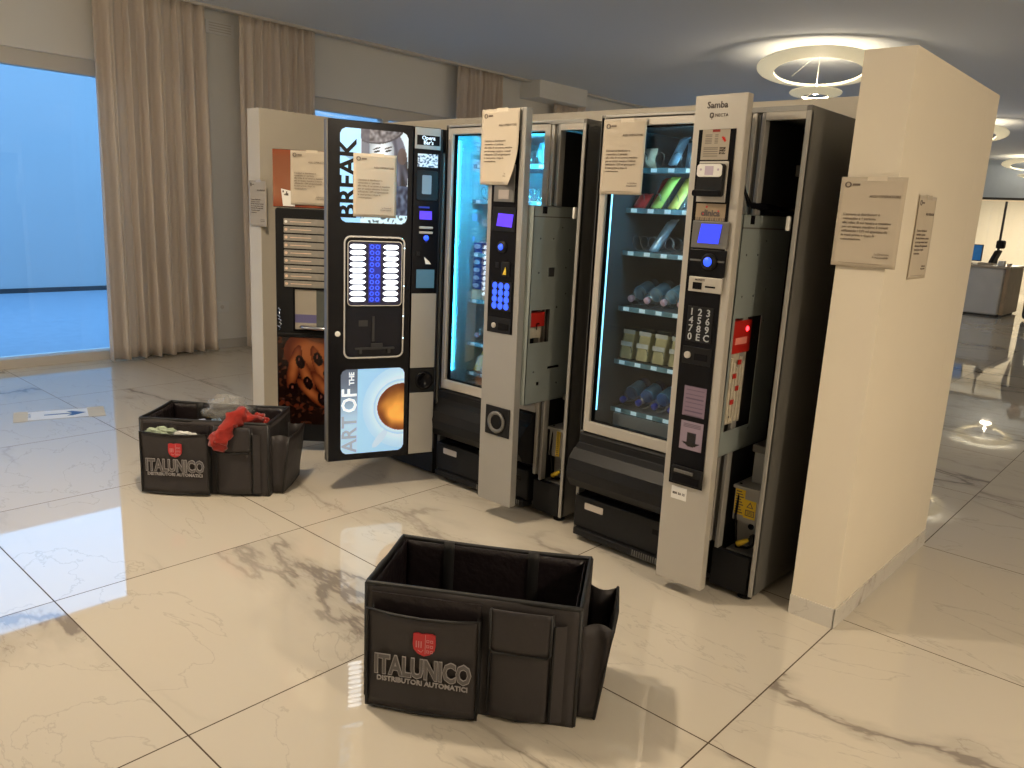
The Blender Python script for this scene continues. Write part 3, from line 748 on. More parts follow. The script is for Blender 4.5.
lw = MB(G).ringrect(rr(U(-1.457), U(-1.441), 1.791, 1.809, .006), rr(U(-1.453), U(-1.445), 1.795, 1.805, .003), 0, .001).box(U(-1.449), U(-1.4465), 1.786, 1.799, 0, .001)
obj('maker_emblem', lw, M['ink'], mC)
text('maker_word', 'NECTA', .0145, T(G, U(-1.436), 1.795, .0006), M['ink'], mC, 'LEFT', bold=.0002, sp=1.1)

# --- control column of the left snack machine
kx = 2.60/2.64
def U2(x): return x*kx+2.515
def V2(z): return H+(z-H)*kx
G = GB
ins2 = obj('insert_panel', MB(TB).box(.026, .180, V2(.888), V2(1.78), 0, .003), M['black'], mB)
def Q(name, x0, x1, z0, z1, n0, n1, m, b=0., r=None, par=ins2):
    return P(name, U2(x0), U2(x1), V2(z0), V2(z1), n0, n1, m, b, r, G, par)
Q('card_reader_frame', -2.522, -2.402, 1.478, 1.640, .003, .010, M['greyside'], .002)
Q('reader_label', -2.492, -2.430, 1.490, 1.530, .010, .012, mat('grey_label', (.32, .28, .26), .5))
Q('screen_bezel', -2.526, -2.388, 1.350, 1.455, .003, .009, M['blackm'], .002)
obj('display_screen', MB(G).add([(U2(-2.498), V2(1.372), .011), (U2(-2.404), V2(1.368), .011), (U2(-2.396), V2(1.425), .011), (U2(-2.488), V2(1.428), .011)], [(0, 1, 2, 3)]), M['violet'], ins2)
kn = obj('jog_dial', MB(G @ Matrix.Translation((U2(-2.461), V2(1.280), .003))).lathe([(.026, 0), (.026, .008), (.018, .012)], n=24), M['blackm'], mB)
obj('dial_light', MB(G @ Matrix.Translation((U2(-2.461), V2(1.280), .0152))).lathe([(.015, 0), (.012, .004), (.005, .006)], n=20), M['bluel'], kn, smooth=True)
Q('coin_slot', -2.500, -2.478, 1.185, 1.210, .003, .005, M['blackm'])
Q('coin_inlet', -2.458, -2.408, 1.150, 1.215, .003, .010, M['blackm'], .003)
obj('coin_chute', MB(G).add([(U2(-2.445), V2(1.158), .011), (U2(-2.420), V2(1.158), .016), (U2(-2.418), V2(1.176), .020), (U2(-2.430), V2(1.192), .011)], [(0, 1, 2), (0, 2, 3)]), M['yellow'], ins2, thick=.002)
kp = Q('keypad', -2.516, -2.392, .992, 1.125, .003, .006, M['blackm'], .001); attach(kp, mB)
for r in range(4):
    for c in range(3):
        k_ = MB(G).disc(U2(-2.494+c*.037), V2(1.105-r*.0305), .0155*kx, .006, .0078, n=16)
        b_ = obj('key', k_, M['bluel'], kp)
        obj('key_mark', MB(G).ringrect([(U2(-2.494+c*.037)+.007*math.cos(a), V2(1.105-r*.0305)+.007*math.sin(a)) for a in [2*PI*i/12 for i in range(12)]],
                                       [(U2(-2.494+c*.037)+.0045*math.cos(a), V2(1.105-r*.0305)+.0045*math.sin(a)) for a in [2*PI*i/12 for i in range(12)]], .0078, .0084), M['blued'], b_) if False else None
Q('lock_plate', -2.528, -2.388, .892, .960, .003, .006, M['blackm'], .001)
obj('key_lock', MB(G @ Matrix.Translation((U2(-2.490), V2(.922), .006))).lathe([(.012, 0), (.012, .005), (.008, .007)], n=18), M['champ'], mB)
Q('return_slot', -2.462, -2.400, .905, .935, .006, .008, M['black'])
sp = Q('speaker_plate', -2.520, -2.366, .400, .540, 0, .006, M['blackm'], .004); attach(sp, mB)
obj('round_opening', MB(G @ Matrix.Translation((U2(-2.443), V2(.468), .006))).lathe([(.050, 0), (.052, .010), (.040, .012), (.034, .004)], n=30), M['greyside'], sp, smooth=True)
obj('opening_hollow', MB(G @ Matrix.Translation((U2(-2.443), V2(.468), .011))).lathe([(.034, 0), (.034, .0015)], n=30), M['black'], sp)

# ------------------------------------------------------------------ products
def bottle_mb(L_=.20, R=.031):
    return [(R*.55, 0), (R*.95, .006), (R, .02), (R*.93, .05), (R, .07), (R, .12), (R*.93, .135), (R*.55, .165), (R*.40, .178), (R*.40, .182)]
def make_bottle(loc, label, water, group):
    """lying on its tray, cap to the front, sloping up to the back"""
    t = thing('water_bottle', label, 'bottle', loc, group)
    X = Matrix.Translation(loc) @ Matrix.Translation((0, .208, .072)) @ Matrix.Rotation(math.radians(-104)+PI, 4, 'X')
    # local z runs from base (back, high) to cap (front, low)
    X = Matrix.Translation(loc) @ Matrix.Translation((0, .200, .090)) @ Matrix.Rotation(math.radians(90+17), 4, 'X')
    obj('body', MB(X).lathe(bottle_mb(), n=18), M['bottle'] if water else M['bottleb'], t, smooth=True)
    obj('label_band', MB(X).lathe([(.0318, .045), (.0322, .05), (.0322, .115), (.0318, .12)], n=18), M['lab_blue'], t, smooth=True)
    obj('cap', MB(X).lathe([(.0135, .180), (.0145, .183), (.0145, .196), (.012, .199)], n=16), M['pinkcap'] if water else M['bluecap'], t, smooth=True)
    return t
ORD = ['leftmost', 'second from left', 'third from left', 'fourth from left', 'fifth from left', 'sixth from left', 'rightmost']
def colX(X0, c): return X0+.095+c*.0825
def row(maker, X0, yt, z, cols, what, where, group, **k):
    first = None
    for c in cols:
        lb = '%s, %s %s' % (what, ORD[c], where)
        loc = (colX(X0, c), yt+.004, z+.003)
        if first is None: first = maker(loc, lb, group=group, **k)
        else: dup(first, loc, lb, group)
row(make_bottle, -2.03, ytC, zC[3], range(7), 'pink-capped clear bottle', 'in the right machine\'s fourth row', 'pink-capped bottles in the right machine', water=True)
row(make_bottle, -2.03, ytC, zC[5], range(7), 'blue water bottle', 'in the right machine\'s bottom row', 'blue bottles in the right machine', water=False)
def make_sandwich(loc, label, group, tall=.145):
    t = thing('sandwich_pack', label, 'sandwich', loc, group)
    x, y, z = loc
    obj('sandwich', MB().add([(x-.030, y+.008, z+.005), (x+.030, y+.008, z+.005), (x+.030, y+.06, z+.005), (x-.030, y+.06, z+.005),
                              (x-.028, y+.03, z+tall-.02), (x+.028, y+.03, z+tall-.02), (x+.028, y+.07, z+tall-.02), (x-.028, y+.07, z+tall-.02)],
                             [(0, 3, 2, 1), (4, 5, 6, 7), (0, 1, 5, 4), (1, 2, 6, 5), (2, 3, 7, 6), (3, 0, 4, 7)]), M['bread'], t, bevel=.006)
    obj('wrapper', MB().add([(x-.034, y+.003, z), (x+.034, y+.003, z), (x+.034, y+.068, z), (x-.034, y+.068, z),
                             (x-.032, y+.035, z+tall), (x+.032, y+.035, z+tall), (x+.032, y+.05, z+tall), (x-.032, y+.05, z+tall)],
                            [(0, 3, 2, 1), (4, 5, 6, 7), (0, 1, 5, 4), (1, 2, 6, 5), (2, 3, 7, 6), (3, 0, 4, 7)]), M['pane'], t, bevel=.003)
    obj('label_band', MB().box(x-.030, x+.030, y+.010, y+.012, z+.062, z+.082).box(x-.030, x+.030, y+.026, y+.028, z+tall-.03, z+tall-.012), M['wrapw'], t)
    return t
row(make_sandwich, -2.03, ytC, zC[4], range(7), 'clear-wrapped sandwich', 'in the right machine\'s fifth row', 'sandwiches in the right machine')
def make_bar(m, lean=.05, w=.024, h=.12, twist=0.):
    def f(loc, label, group):
        t = thing('snack_bar', label, 'snack bar', loc, group); x, y, z = loc
        def pt(s, q):
            e = math.sin(PI*s)
            return (x-w+2*w*s+lean*q, y+.03+.05*q-.012*e, z+.006+h*q+.002*math.sin(30*s))
        obj('wrapper', MB().grid(pt, 8, 8), m, t, smooth=True, thick=.012)
        obj('sealed_end', MB().grid(lambda s, q: (x-w+2*w*s+lean*(1+.12*q), y+.08+.01*q, z+.006+h*(1+.1*q)+.001*math.sin(50*s)), 10, 2), m, t, thick=.001)
        return t
    return f
make_bar(M['wrapr'], .0, .028, .055)((colX(-2.03, 0), ytC, zC[1]), 'short red snack pack at the left end of the right machine\'s second row', 'red snack packs')
make_bar(M['wrapr'], .02, .026, .12)((colX(-2.03, 0)+.02, ytC+.10, zC[1]), 'red snack pack behind the short one in the right machine\'s second row', 'red snack packs')
make_bar(M['wrapg'], .045, .022, .12)((colX(-2.03, 1), ytC, zC[1]), 'green snack bar leaning right in the right machine\'s second row', 'leaning wrapped bars')
make_bar(M['wrapy'], .045, .022, .12)((colX(-2.03, 2), ytC, zC[1]), 'yellow-green snack bar leaning right beside the green one', 'leaning wrapped bars')
make_bar(M['wrapb'], .05, .020, .125)((colX(-2.03, 1), ytC+.01, zC[2]), 'lone blue and white snack bar leaning in the right machine\'s third row', 'leaning wrapped bars')
make_bar(M['wrapb'], .018, .018, .105)((colX(-2.03, 2)-.02, ytC, zC[0]+.01), 'narrow silver-blue snack bar standing in the right machine\'s top row', 'top row snacks')
def make_bag(m, w=.034, h=.10):
    def f(loc, label, group):
        t = thing('snack_bag', label, 'snack bag', loc, group); x, y, z = loc
        for sgn in (-1, 1):
            obj('foil_face', MB().grid(lambda s, q: (x-w+2*w*s+.004*math.sin(6*q+x*9), y+.035+sgn*(.018*math.sin(PI*s)*math.sin(PI*q)**.7)+.004*math.sin(9*s+7*q), z+.004+h*q), 10, 12), m, t, smooth=True, thick=.0012)
        return t
    return f
make_bag(M['wrapb'])((colX(-2.03, 3)-.01, ytC, zC[0]), 'silver-blue crinkled snack bag in the right machine\'s top row', 'top row snacks')
make_bag(M['wrapw'])((colX(-2.03, 4), ytC, zC[0]), 'pale crinkled snack bag at the right of the right machine\'s top row', 'top row snacks')
make_bag(M['orangebox'], .03, .08)((colX(-2.03, 0)+.03, ytC, zC[0]), 'dull brown snack bag left in the right machine\'s top row', 'top row snacks')
make_bag(M['orangebox'], .028, .09)((colX(-2.03, 4), ytC, zC[2]), 'brown snack bag at the right of the right machine\'s third row', 'third row snacks')
# left machine
row(make_bottle, -3.03, ytB, zB[5], range(7), 'pink-capped clear bottle', 'in the left snack machine\'s bottle row', 'pink-capped bottles in the left machine', water=True)
def make_cans(loc, label, group):
    t = thing('drink_box', label, 'drink', loc, group); x, y, z = loc
    obj('carton', MB().rrect(x-.033, x+.033, y+.004, y+.060, .012, z, z+.038), mat('navy_carton', (.03, .05, .30), .3) if 'navy_carton' not in bpy.data.materials else bpy.data.materials['navy_carton'], t, bevel=.002)
    obj('oval_label', MB(FR(x, y+.004)).disc(0, z+.019, .024, 0, .0012, ry=.012), M['can'], t)
    return t
cans = None
lvl = ['lowest', 'second', 'third', 'fourth', 'fifth', 'topmost']
for c in range(2):
    for k in range(6):
        loc = (colX(-3.03, c)-.004, ytB-.002, zB[4]+.055+k*.0405)
        lb = 'navy carton with oval label, %s in the %s stack' % (lvl[k], ('left', 'right')[c])
        cans = make_cans(loc, lb, 'stacked navy cartons') if cans is None else dup(cans, loc, lb, 'stacked navy cartons')
for c in range(2):
    o = obj('snack_box', MB().box(colX(-3.03, c)-.034, colX(-3.03, c)+.034, ytB, ytB+.06, zB[4]+.001, zB[4]+.052), M['orangebox'], bevel=.003)
    move_origin(o, (colX(-3.03, c), ytB+.03, zB[4]+.001)); tag(o, 'cream and red box under the %s stack of navy cartons' % ('left', 'right')[c], 'box', 'boxes under the carton stacks')
make_bag(M['orangebox'], .034, .05)((colX(-3.03, 0), ytB, zB[0]+.001), 'orange snack pack at the top left inside the left snack machine', 'top row snacks in the left machine')
make_bag(M['wrapw'], .03, .055)((colX(-3.03, 0)+.01, ytB-.002, zB[3]+.001), 'small white and brown pack on the tray above the carton stacks', 'middle snacks in the left machine')
make_bag(M['wrapg'], .03, .10)((colX(-3.03, 6)-.035, ytB, zB[0]+.001), 'lime green snack bag right of the control column in the left snack machine', 'top row snacks in the left machine')
make_bag(M['wrapb'], .03, .10)((colX(-3.03, 5)-.03, ytB, zB[0]+.001), 'blue snack bag beside the lime green one', 'top row snacks in the left machine')
make_bar(M['wrapy'], .02, .022, .10)((colX(-3.03, 0), ytB, zB[6]), 'cream and orange snack bar in the lowest row of the left snack machine', 'lowest row snacks')
make_bar(M['orangebox'], .02, .022, .10)((colX(-3.03, 1), ytB, zB[6]), 'brown snack bar in the lowest row, right of the cream and orange one', 'lowest row snacks')

# ------------------------------------------------------------------ far-left drinks machine
X0, X1, Y0, Y1 = -4.12, -3.54, 2.83, 3.50
mA = thing('vending_machine', 'leftmost dark vending machine with a coffee-bean picture, half hidden by the black door', 'vending machine', ((X0+X1)/2, (Y0+Y1)/2, 0))
for a in (X0, X1-.018): obj('side_panel', MB().box(a, a+.018, Y0, Y1, .04, 1.70), M['dkmetal'], mA, bevel=.002)
obj('top_panel', MB().box(X0+.018, X1-.018, Y0, Y1, 1.68, 1.70), M['dkmetal'], mA, bevel=.002)
obj('back_panel', MB().box(X0+.018, X1-.018, Y1-.018, Y1, .04, 1.68), M['dkmetal'], mA)
obj('base', MB().box(X0+.018, X1-.018, Y0+.01, Y1-.018, .04, .30), M['blackm'], mA, bevel=.002)
obj('inner_unit', MB().box(X0+.06, X1-.06, Y0+.15, Y1-.1, .30, 1.45), M['greyside'], mA, bevel=.01)
for fx in (X0+.05, X1-.05):
    for fy in (Y0+.08, Y1-.06): obj('foot', MB(Matrix.Translation((fx, fy, 0))).lathe([(.025, 0), (.025, .03), (.012, .042)], n=12), M['black'], mA)
F = FR(-3.955, 2.395, .73, .69)
fb = MB(F); fb.rrect(0, .58, .068, 1.396, .015, -.05, 0); fd = obj('front_door', fb, M['blackm'], mA, bevel=.004)
def red(s, t):
    c = mixc((.52, .32, .23), (.60, .41, .31), .5+.5*math.sin(5*t+.5)); c = mixc(c, (.52, .24, .16), ss(.22, 0, t)); c = mixc(c, (.56, .28, .18), ss(.85, 1, t)); return mixc(c, (.54, .33, .24), .3+.6*nz(s*6, t*3))
hd = obj('header_box', MB(F).box(-.010, .58, 1.399, 1.706, -.05, -.002), M['blackm'], mA, bevel=.003)
poster('header_picture', F, -.009, .578, 1.402, 1.704, -.0005, red, 30, 24, M['print0'], hd)
st = MB(F).add([(.046, 1.406, .004), (.112, 1.406, .004), (.088, 1.488, .004), (.036, 1.498, .004)], [(0, 1, 2, 3)])
obj('pale_sticker', st, M['white'], mA, thick=.001)
obj('sticker_marks', MB(F).box(.044, .052, 1.478, 1.488, .005, .0055).box(.060, .076, 1.462, 1.474, .005, .0055).box(.052, .062, 1.464, 1.470, .005, .0055).box(.064, .070, 1.474, 1.484, .005, .0055), M['ink'], mA)
sb = obj('selection_board', MB(F).rrect(.038, .55, .955, 1.352, .012, 0, .004), M['blackm'], mA)
lm = mat('cream_selection_label', (.27, .25, .22), .4, var=.25, vs=40)
for k in range(9):
    z = 1.340-k*.0425
    lbn = obj('selection_label', MB(F).rrect(.049, .54, z-.035, z, .005, .004, .010), lm, sb, bevel=.001)
    obj('round_button', MB(F @ Matrix.Translation((.062, z-.017, .010))).lathe([(.008, 0), (.008, .003)], n=14), M['orangebox'] if k else M['white'], sb)
    obj('label_print', MB(F).box(.085, .20, z-.019, z-.015, .010, .0106), M['orangebox'], lbn)
rc = obj('cup_recess', MB(F).ringrect([(.43, .962), (.096, .962), (.096, .716), (.43, .716)], [(.42, .952), (.106, .952), (.106, .727), (.42, .727)], 0, .010), M['black'], mA, bevel=.003)
obj('recess_lining', MB(F).box(.106, .225, .727, .952, .0, .002), mat('beige_reflection', (.40, .36, .30), .25, .2), rc)  # beige reflection painted into the mirror's colour
obj('dim_recess_lining', MB(F).box(.225, .42, .727, .952, .0, .002), mat('dim_reflection', (.10, .11, .10), .25, .2), rc)  # darker part of the mirror's reflection, also painted in
obj('recess_band', MB(F).box(.106, .225, .765, .812, .002, .003), mat('violet_grey_band', (.12, .11, .24), .3), rc)
obj('cup_tray', MB(F @ Matrix.Translation((.26, .735, .014)) @ Matrix.Scale(.5, 4, (0, 0, 1)) @ Matrix.Rotation(-PI/2, 4, 'X')).lathe([(.11, 0), (.13, .008), (.12, .018), (.09, .018)], n=24), M['chrome'], rc, smooth=True)
kx_ = MB(F)
for k in range(6): kx_.tube([(.014+.006*math.sin(k*2.1), .845-.020*k, .012), (.028-.006*math.sin(k*1.3), .835-.020*k, .018), (.020, .822-.020*k, .012)], .0028, 6)
obj('key_bunch', kx_, M['chrome'], mA)
obj('lower_ledge', MB(F).box(.01, .57, .684, .704, 0, .010), M['blackm'], mA, bevel=.004)
def hands(s, t):
    c = (.12, .06, .04)
    c = mixc(c, (.30, .18, .13), ss(.1, .5, nz(s*22, t*26)))
    hand = min(ell(s, t, .34, .84, .28, .24), ell(s, t, .70, .86, .42, .26))
    skin = mixc((.62, .36, .20), (.34, .15, .08), ss(.3, 1., hand)+.25*nz(s*5, t*6))
    if hand < 1: c = skin
    for cx, cy, an, ln in ((.16, .66, -.2, .26), (.28, .58, .35, .22), (.42, .66, .30, .26), (.55, .60, .2, .30), (.34, .36, .75, .22), (.47, .42, .6, .24), (.70, .55, .3, .32), (.62, .30, .7, .22), (.85, .5, .3, .3)):
        e = ell(s, t, cx, cy, .060, ln, an)
        if e < 1: c = mixc((.66, .39, .22), (.32, .13, .07), e*e+.3*nz(s*9, t*9))
    for cx, cy in ((.22, .72), (.40, .76), (.30, .48), (.15, .40), (.50, .58), (.60, .74), (.44, .30), (.72, .5), (.82, .7)):
        e = ell(s, t, cx, cy, .045, .078, .25)
        if e < 1: c = mixc((.15, .03, .03), (.06, .01, .01), e)
        if ell(s, t, cx-.010, cy+.03, .008, .02) < 1: c = (.50, .30, .26)
    for k in range(16):
        cx = (k*.618) % 1; cy = .05+.2*((k*.381) % 1)
        if ell(s, t, cx, cy, .03, .022, k) < 1: c = (.35, .16, .10) if k % 3 else (.16, .08, .05)
    return c
poster('coffee_bean_picture', F, .006, .574, .172, .680, .002, hands, 110, 96, M['print0'], mA)

# ------------------------------------------------------------------ coffee machine with its door swung open
X0, X1, Y0, Y1 = -3.53, -3.05, 2.79, 3.45
mD = thing('coffee_machine', 'black coffee machine with backlit pictures on its wide open door and blue buttons', 'coffee machine', ((X0+X1)/2, (Y0+Y1)/2, 0))
for a in (X0, X1-.018): obj('side_panel', MB().box(a, a+.018, Y0, Y1, .04, 1.82), M['dkmetal'], mD, bevel=.002)
obj('top_panel', MB().box(X0+.018, X1-.018, Y0, Y1, 1.80, 1.82), M['dkmetal'], mD, bevel=.002)
obj('back_panel', MB().box(X0+.018, X1-.018, Y1-.018, Y1, .04, 1.80), M['dkmetal'], mD)
obj('base', MB().box(X0+.018, X1-.018, Y0+.01, Y1-.018, .04, .16), M['blackm'], mD, bevel=.002)
obj('base_front', MB().box(X0, X1, Y0-.004, Y0+.008, .02, .16), M['blackm'], mD, bevel=.002)
for fx in (X0+.05, X1-.05):
    for fy in (Y0+.06, Y1-.06): obj('foot', MB(Matrix.Translation((fx, fy, 0))).lathe([(.025, 0), (.025, .02), (.012, .042)], n=12), M['black'], mD)
for k in range(4): obj('ingredient_canister', MB().box(X0+.04+k*.125, X0+.15+k*.125, Y0+.22, Y0+.48, 1.25, 1.60), mat('smoked_canister_%d' % k, (.25, .22, .2), .3), mD, bevel=.008)
obj('brewing_group', MB().box(X0+.10, X0+.32, Y0+.15, Y0+.40, .75, 1.05).box(X0+.14, X0+.26, Y0+.10, Y0+.15, .80, .98), M['greyside'], mD, bevel=.01)
obj('waste_bucket', MB().box(X0+.08, X0+.46, Y0+.08, Y0+.40, .17, .45), M['blackm'], mD, bevel=.01)
F = FR(-3.19, 2.21, .21, .51)
dz0, dz1 = .165, 1.815
dr = obj('door', MB(F).box(0, .413, dz0, dz1, -.055, 0), M['black'], mD, bevel=.004)
obj('door_edge', MB(F).box(-.006, .0005, dz0+.002, dz1-.002, -.055, -.001), M['greyside'], dr)
pc = obj('payment_column', MB(F).box(.415, .552, dz0, dz1, -.055, -.002), M['black'], mD, bevel=.004)
def brk(s, t):
    if s < .30:
        c = mixc((.52, .74, .94), (.58, .80, .96), t)
        if t > .62 and abs((t-.70)+.4*(s-.15)) < .03: c = (.42, .58, .72)
        return c
    bg = mixc((.62, .68, .74), (.80, .86, .90), .5+.5*nz(s*4, t*5))
    c = bg
    hair = ell(s, t, .70, .52, .30, .50, -.08)
    if hair < 1: c = mixc((.12, .12, .16), (.34, .35, .42), .5+1.2*nz(s*13+t*3, t*4))
    face = ell(s, t, .60, .78, .19, .17, .1)
    if face < 1: c = mixc((.80, .84, .88), (.46, .50, .56), face**2)
    hat = ell(s, t, .56, 1.03, .36, .16, .12)
    if hat < 1: c = mixc((.20, .19, .21), (.50, .50, .54), .5+.7*nz(s*22, t*24))
    if abs(hat-1.04) < .05 and s > .3: c = (.22, .21, .24)
    if .30 < s < .42 and t > .58: c = mixc(c, (.26, .26, .32), .75)
    for cx, cy in ((.53, .775), (.70, .79)):
        if ell(s, t, cx, cy, .048, .011, .2) < 1: c = (.10, .10, .13)
        if ell(s, t, cx, cy+.032, .060, .008, .25) < 1: c = (.18, .17, .19)
    if ell(s, t, .60, .66, .05, .015) < 1: c = (.40, .34, .38)
    if ell(s, t, .91, .74, .07, .09) < 1: c = mixc(c, (.30, .24, .23), .8)
    if t < .42 and s > .74: c = mixc((.10, .12, .20), (.30, .36, .46), .5+nz(s*20, t*18))
    if t < .10: c = mixc((.72, .84, .90), (.25, .32, .36), ss(.1, .4, nz(s*26, t*26)))
    return c
poster('break_picture', F, .056, .385, 1.350, 1.780, .002, brk, 110, 140, M['print1'], dr, r=.035)
text('break_word', 'BREAK', .118, T(F, .130, 1.366, .003, PI/2), M['black'], dr, 'LEFT', bold=.003, sx=1.02)
def art(s, t):
    c = mixc((.60, .78, .92), (.50, .70, .88), s*.5+.3*t)
    if s < .26: c = mixc((.62, .76, .88), (.33, .37, .44), ss(.30, .95, t))
    sa = ell(s, t, 1.00, .53, .66, .50)
    if s >= .26 and sa < 1: c = mixc((.76, .86, .94), (.62, .77, .90), ss(.6, 1, sa))
    if s >= .26 and ell(s, t, .62, .16, .16, .05, .7) < 1: c = (.68, .78, .87)
    cu = ell(s, t, .97, .53, .46, .335)
    if cu < 1: c = mixc((.74, .84, .92), (.58, .74, .88), ss(.86, 1., cu))
    cf = ell(s, t, .97, .53, .40, .285)
    if cf < 1:
        c = mixc((.88, .62, .28), (.42, .22, .10), ss(.45, 1., cf)+.35*nz(s*7, t*7))
        c = mixc(c, (.30, .15, .07), .65*ss(.50, .80, t+.10*(s-.8)))
    return c
poster('coffee_cup_picture', F, .062, .388, .200, .636, .002, art, 110, 140, M['print1'], dr, r=.035)
W2 = mat('pale_backlit_letters', (.7, .75, .8), .4, emit=(.55, .63, .72), es=.9)
W3 = mat('grey_backlit_letters', (.3, .34, .4), .4, emit=(.16, .21, .28), es=.9)
text('art_word', 'ART', .106, T(F, .140, .208, .003, PI/2), W3, dr, 'LEFT', bold=.002, sx=.95)
text('of_word', 'OF', .106, T(F, .140, .415, .003, PI/2), W2, dr, 'LEFT', bold=.002, sx=.90)
text('the_word', 'THE', .036, T(F, .128, .556, .003, PI/2), W2, dr, 'LEFT', bold=.001)
# selection window
obj('chrome_surround', MB(F).ringrect(rr(.072, .378, .690, 1.290, .035), rr(.082, .368, .700, 1.280, .028), 0, .010), M['chrome'], dr, bevel=.002)
kb = obj('button_board', MB(F).rrect(.096, .360, .955, 1.262, .018, 0, .003), mat('navy_board', (.01, .012, .05), .2), mD)
obj('board_rim', MB(F).ringrect(rr(.092, .364, .951, 1.266, .020), rr(.096, .360, .955, 1.262, .017), .0, .007), M['chrome'], kb)
obj('blue_backlight', MB(F).box(.196, .256, .968, 1.252, .003, .0045), M['blued'], kb)
for k in range(10):
    z = 1.238-k*.0283
    for a, b in ((.103, .182), (.268, .346)):
        pts = [(a, z), (a+.006, z+.007), (a+.018, z+.0105), (b-.018, z+.0105), (b-.006, z+.007), (b, z), (b-.006, z-.007), (b-.018, z-.0105), (a+.018, z-.0105), (a+.006, z-.007)]
        obj('drink_label', MB(F).poly(pts[::-1], .003, .006), M['whitel'], kb)
    for cx in (.212, .240):
        if k == 4 and cx > .23: continue
        obj('button', MB(F).ringrect([(cx+.0105*math.cos(q), z+.0105*math.sin(q)) for q in [2*PI*i/14 for i in range(14)]],
                                     [(cx+.0068*math.cos(q), z+.0068*math.sin(q)) for q in [2*PI*i/14 for i in range(14)]], .0045, .007), M['bluel'], kb)
cb_ = obj('cup_station', MB(F).rrect(.090, .362, .705, .942, .022, 0, .002), mat('dark_smoked_window', (.006, .007, .014), .12, spec=.2), mD)
obj('cup_post', MB(F).box(.216, .228, .775, .900, .002, .008), M['dkmetal'], cb_)
obj('cup_grid', MB(F).box(.130, .330, .735, .745, .002, .014).box(.150, .165, .715, .735, .002, .012).box(.295, .310, .715, .735, .002, .012).box(.21, .27, .745, .765, .002, .012), M['dkmetal'], cb_, bevel=.002)
obj('station_sticker', MB(F).box(.150, .195, .850, .880, .002, .003), M['dkmetal'], cb_)
ld = mat('white_pin_light', (1, 1, 1), .3, emit=(.5, .8, 1.), es=4.)
for z in (1.235, 1.05, .90, .79): obj('pin_light', MB(F @ Matrix.Translation((.373, z, .010))).lathe([(.003, 0), (.003, .002)], n=8), ld, dr)
obj('door_lock', MB(F @ Matrix.Translation((.046, .815, 0))).lathe([(.013, 0), (.013, .006), (.008, .008)], n=18), M['white'], mD)
# payment column faces
def PC(name, a0, a1, b0, b1, n0, n1, m, b=0., r=None): return P(name, a0, a1, b0, b1, n0, n1, m, b, r, F, pc)
PC('silver_panel', .418, .549, 1.712, 1.812, -.002, .002, M['silver'], .002)
PC('name_plate', .428, .543, 1.730, 1.776, .002, .004, M['black'])
LW = mat('white_backlit_letters', (.9, .9, .95), .3, emit=(.5, .75, .9), es=.8)
text('name_word', 'Opera\nBar\'s', .026, T(F, .486, 1.756, .0045), LW, pc, 'CENTER', bold=.0004, lsp=.85)
def tiny(s, t): return mixc((.78, .84, .90), (.20, .30, .42), ss(-.05, .35, nz(s*9, t*7)))
poster('lit_card', F, .434, .537, 1.628, 1.690, .001, tiny, 30, 20, M['printd'], pc)
PC('reader_surround', .430, .540, 1.470, 1.612, -.002, .003, M['blackm'], .003, .012)
PC('reader_window', .458, .506, 1.500, 1.590, .003, .005, mat('pale_lit_window', (.12, .15, .18), .3, emit=(.2, .35, .45), es=.35), .001, .006)
PC('screen', .450, .513, 1.378, 1.418, 0, .002, M['violet'])
PC('screen_strip', .445, .500, 1.432, 1.440, 0, .001, M['blued'])
for z in (1.338, 1.314): PC('silver_bar', .448, .520, z-.006, z+.006, 0, .006, M['champ'], .003, .005)
obj('dial_light', MB(F @ Matrix.Translation((.487, 1.288, 0))).lathe([(.014, 0), (.010, .004), (.004, .006)], n=18), M['bluel'], pc)
obj('dial_tail', MB(F).box(.483, .491, 1.268, 1.276, 0, .002), M['blued'], pc)
PC('coin_slot', .440, .456, 1.200, 1.220, -.002, .002, M['blackm'])
obj('coin_flap', MB(F).add([(.478, 1.195, .002), (.500, 1.175, .012), (.512, 1.160, .012), (.486, 1.160, .004)], [(0, 1, 2, 3)]), M['white'], pc, thick=.003)
PC('lit_tray', .440, .535, 1.040, 1.132, -.002, .003, mat('dim_blue_tray', (.05, .11, .16), .3, emit=(.05, .17, .26), es=.4), .002)
PC('silver_panel', .418, .549, .630, 1.012, -.002, .002, M['silver'], .002)
PC('speaker_plate', .418, .549, .505, .625, -.002, .003, M['blackm'], .002)
obj('speaker_ring', MB(F @ Matrix.Translation((.492, .565, .003))).lathe([(.046, 0), (.048, .008), (.036, .010), (.030, .002)], n=28), M['black'], pc, smooth=True)
PC('silver_panel', .418, .549, .172, .500, -.002, .002, M['silver'], .002)
obj('hinge', MB().tube([(-2.995, 2.755, .3), (-2.995, 2.755, 1.7)], .006), M['greyside'], mD)

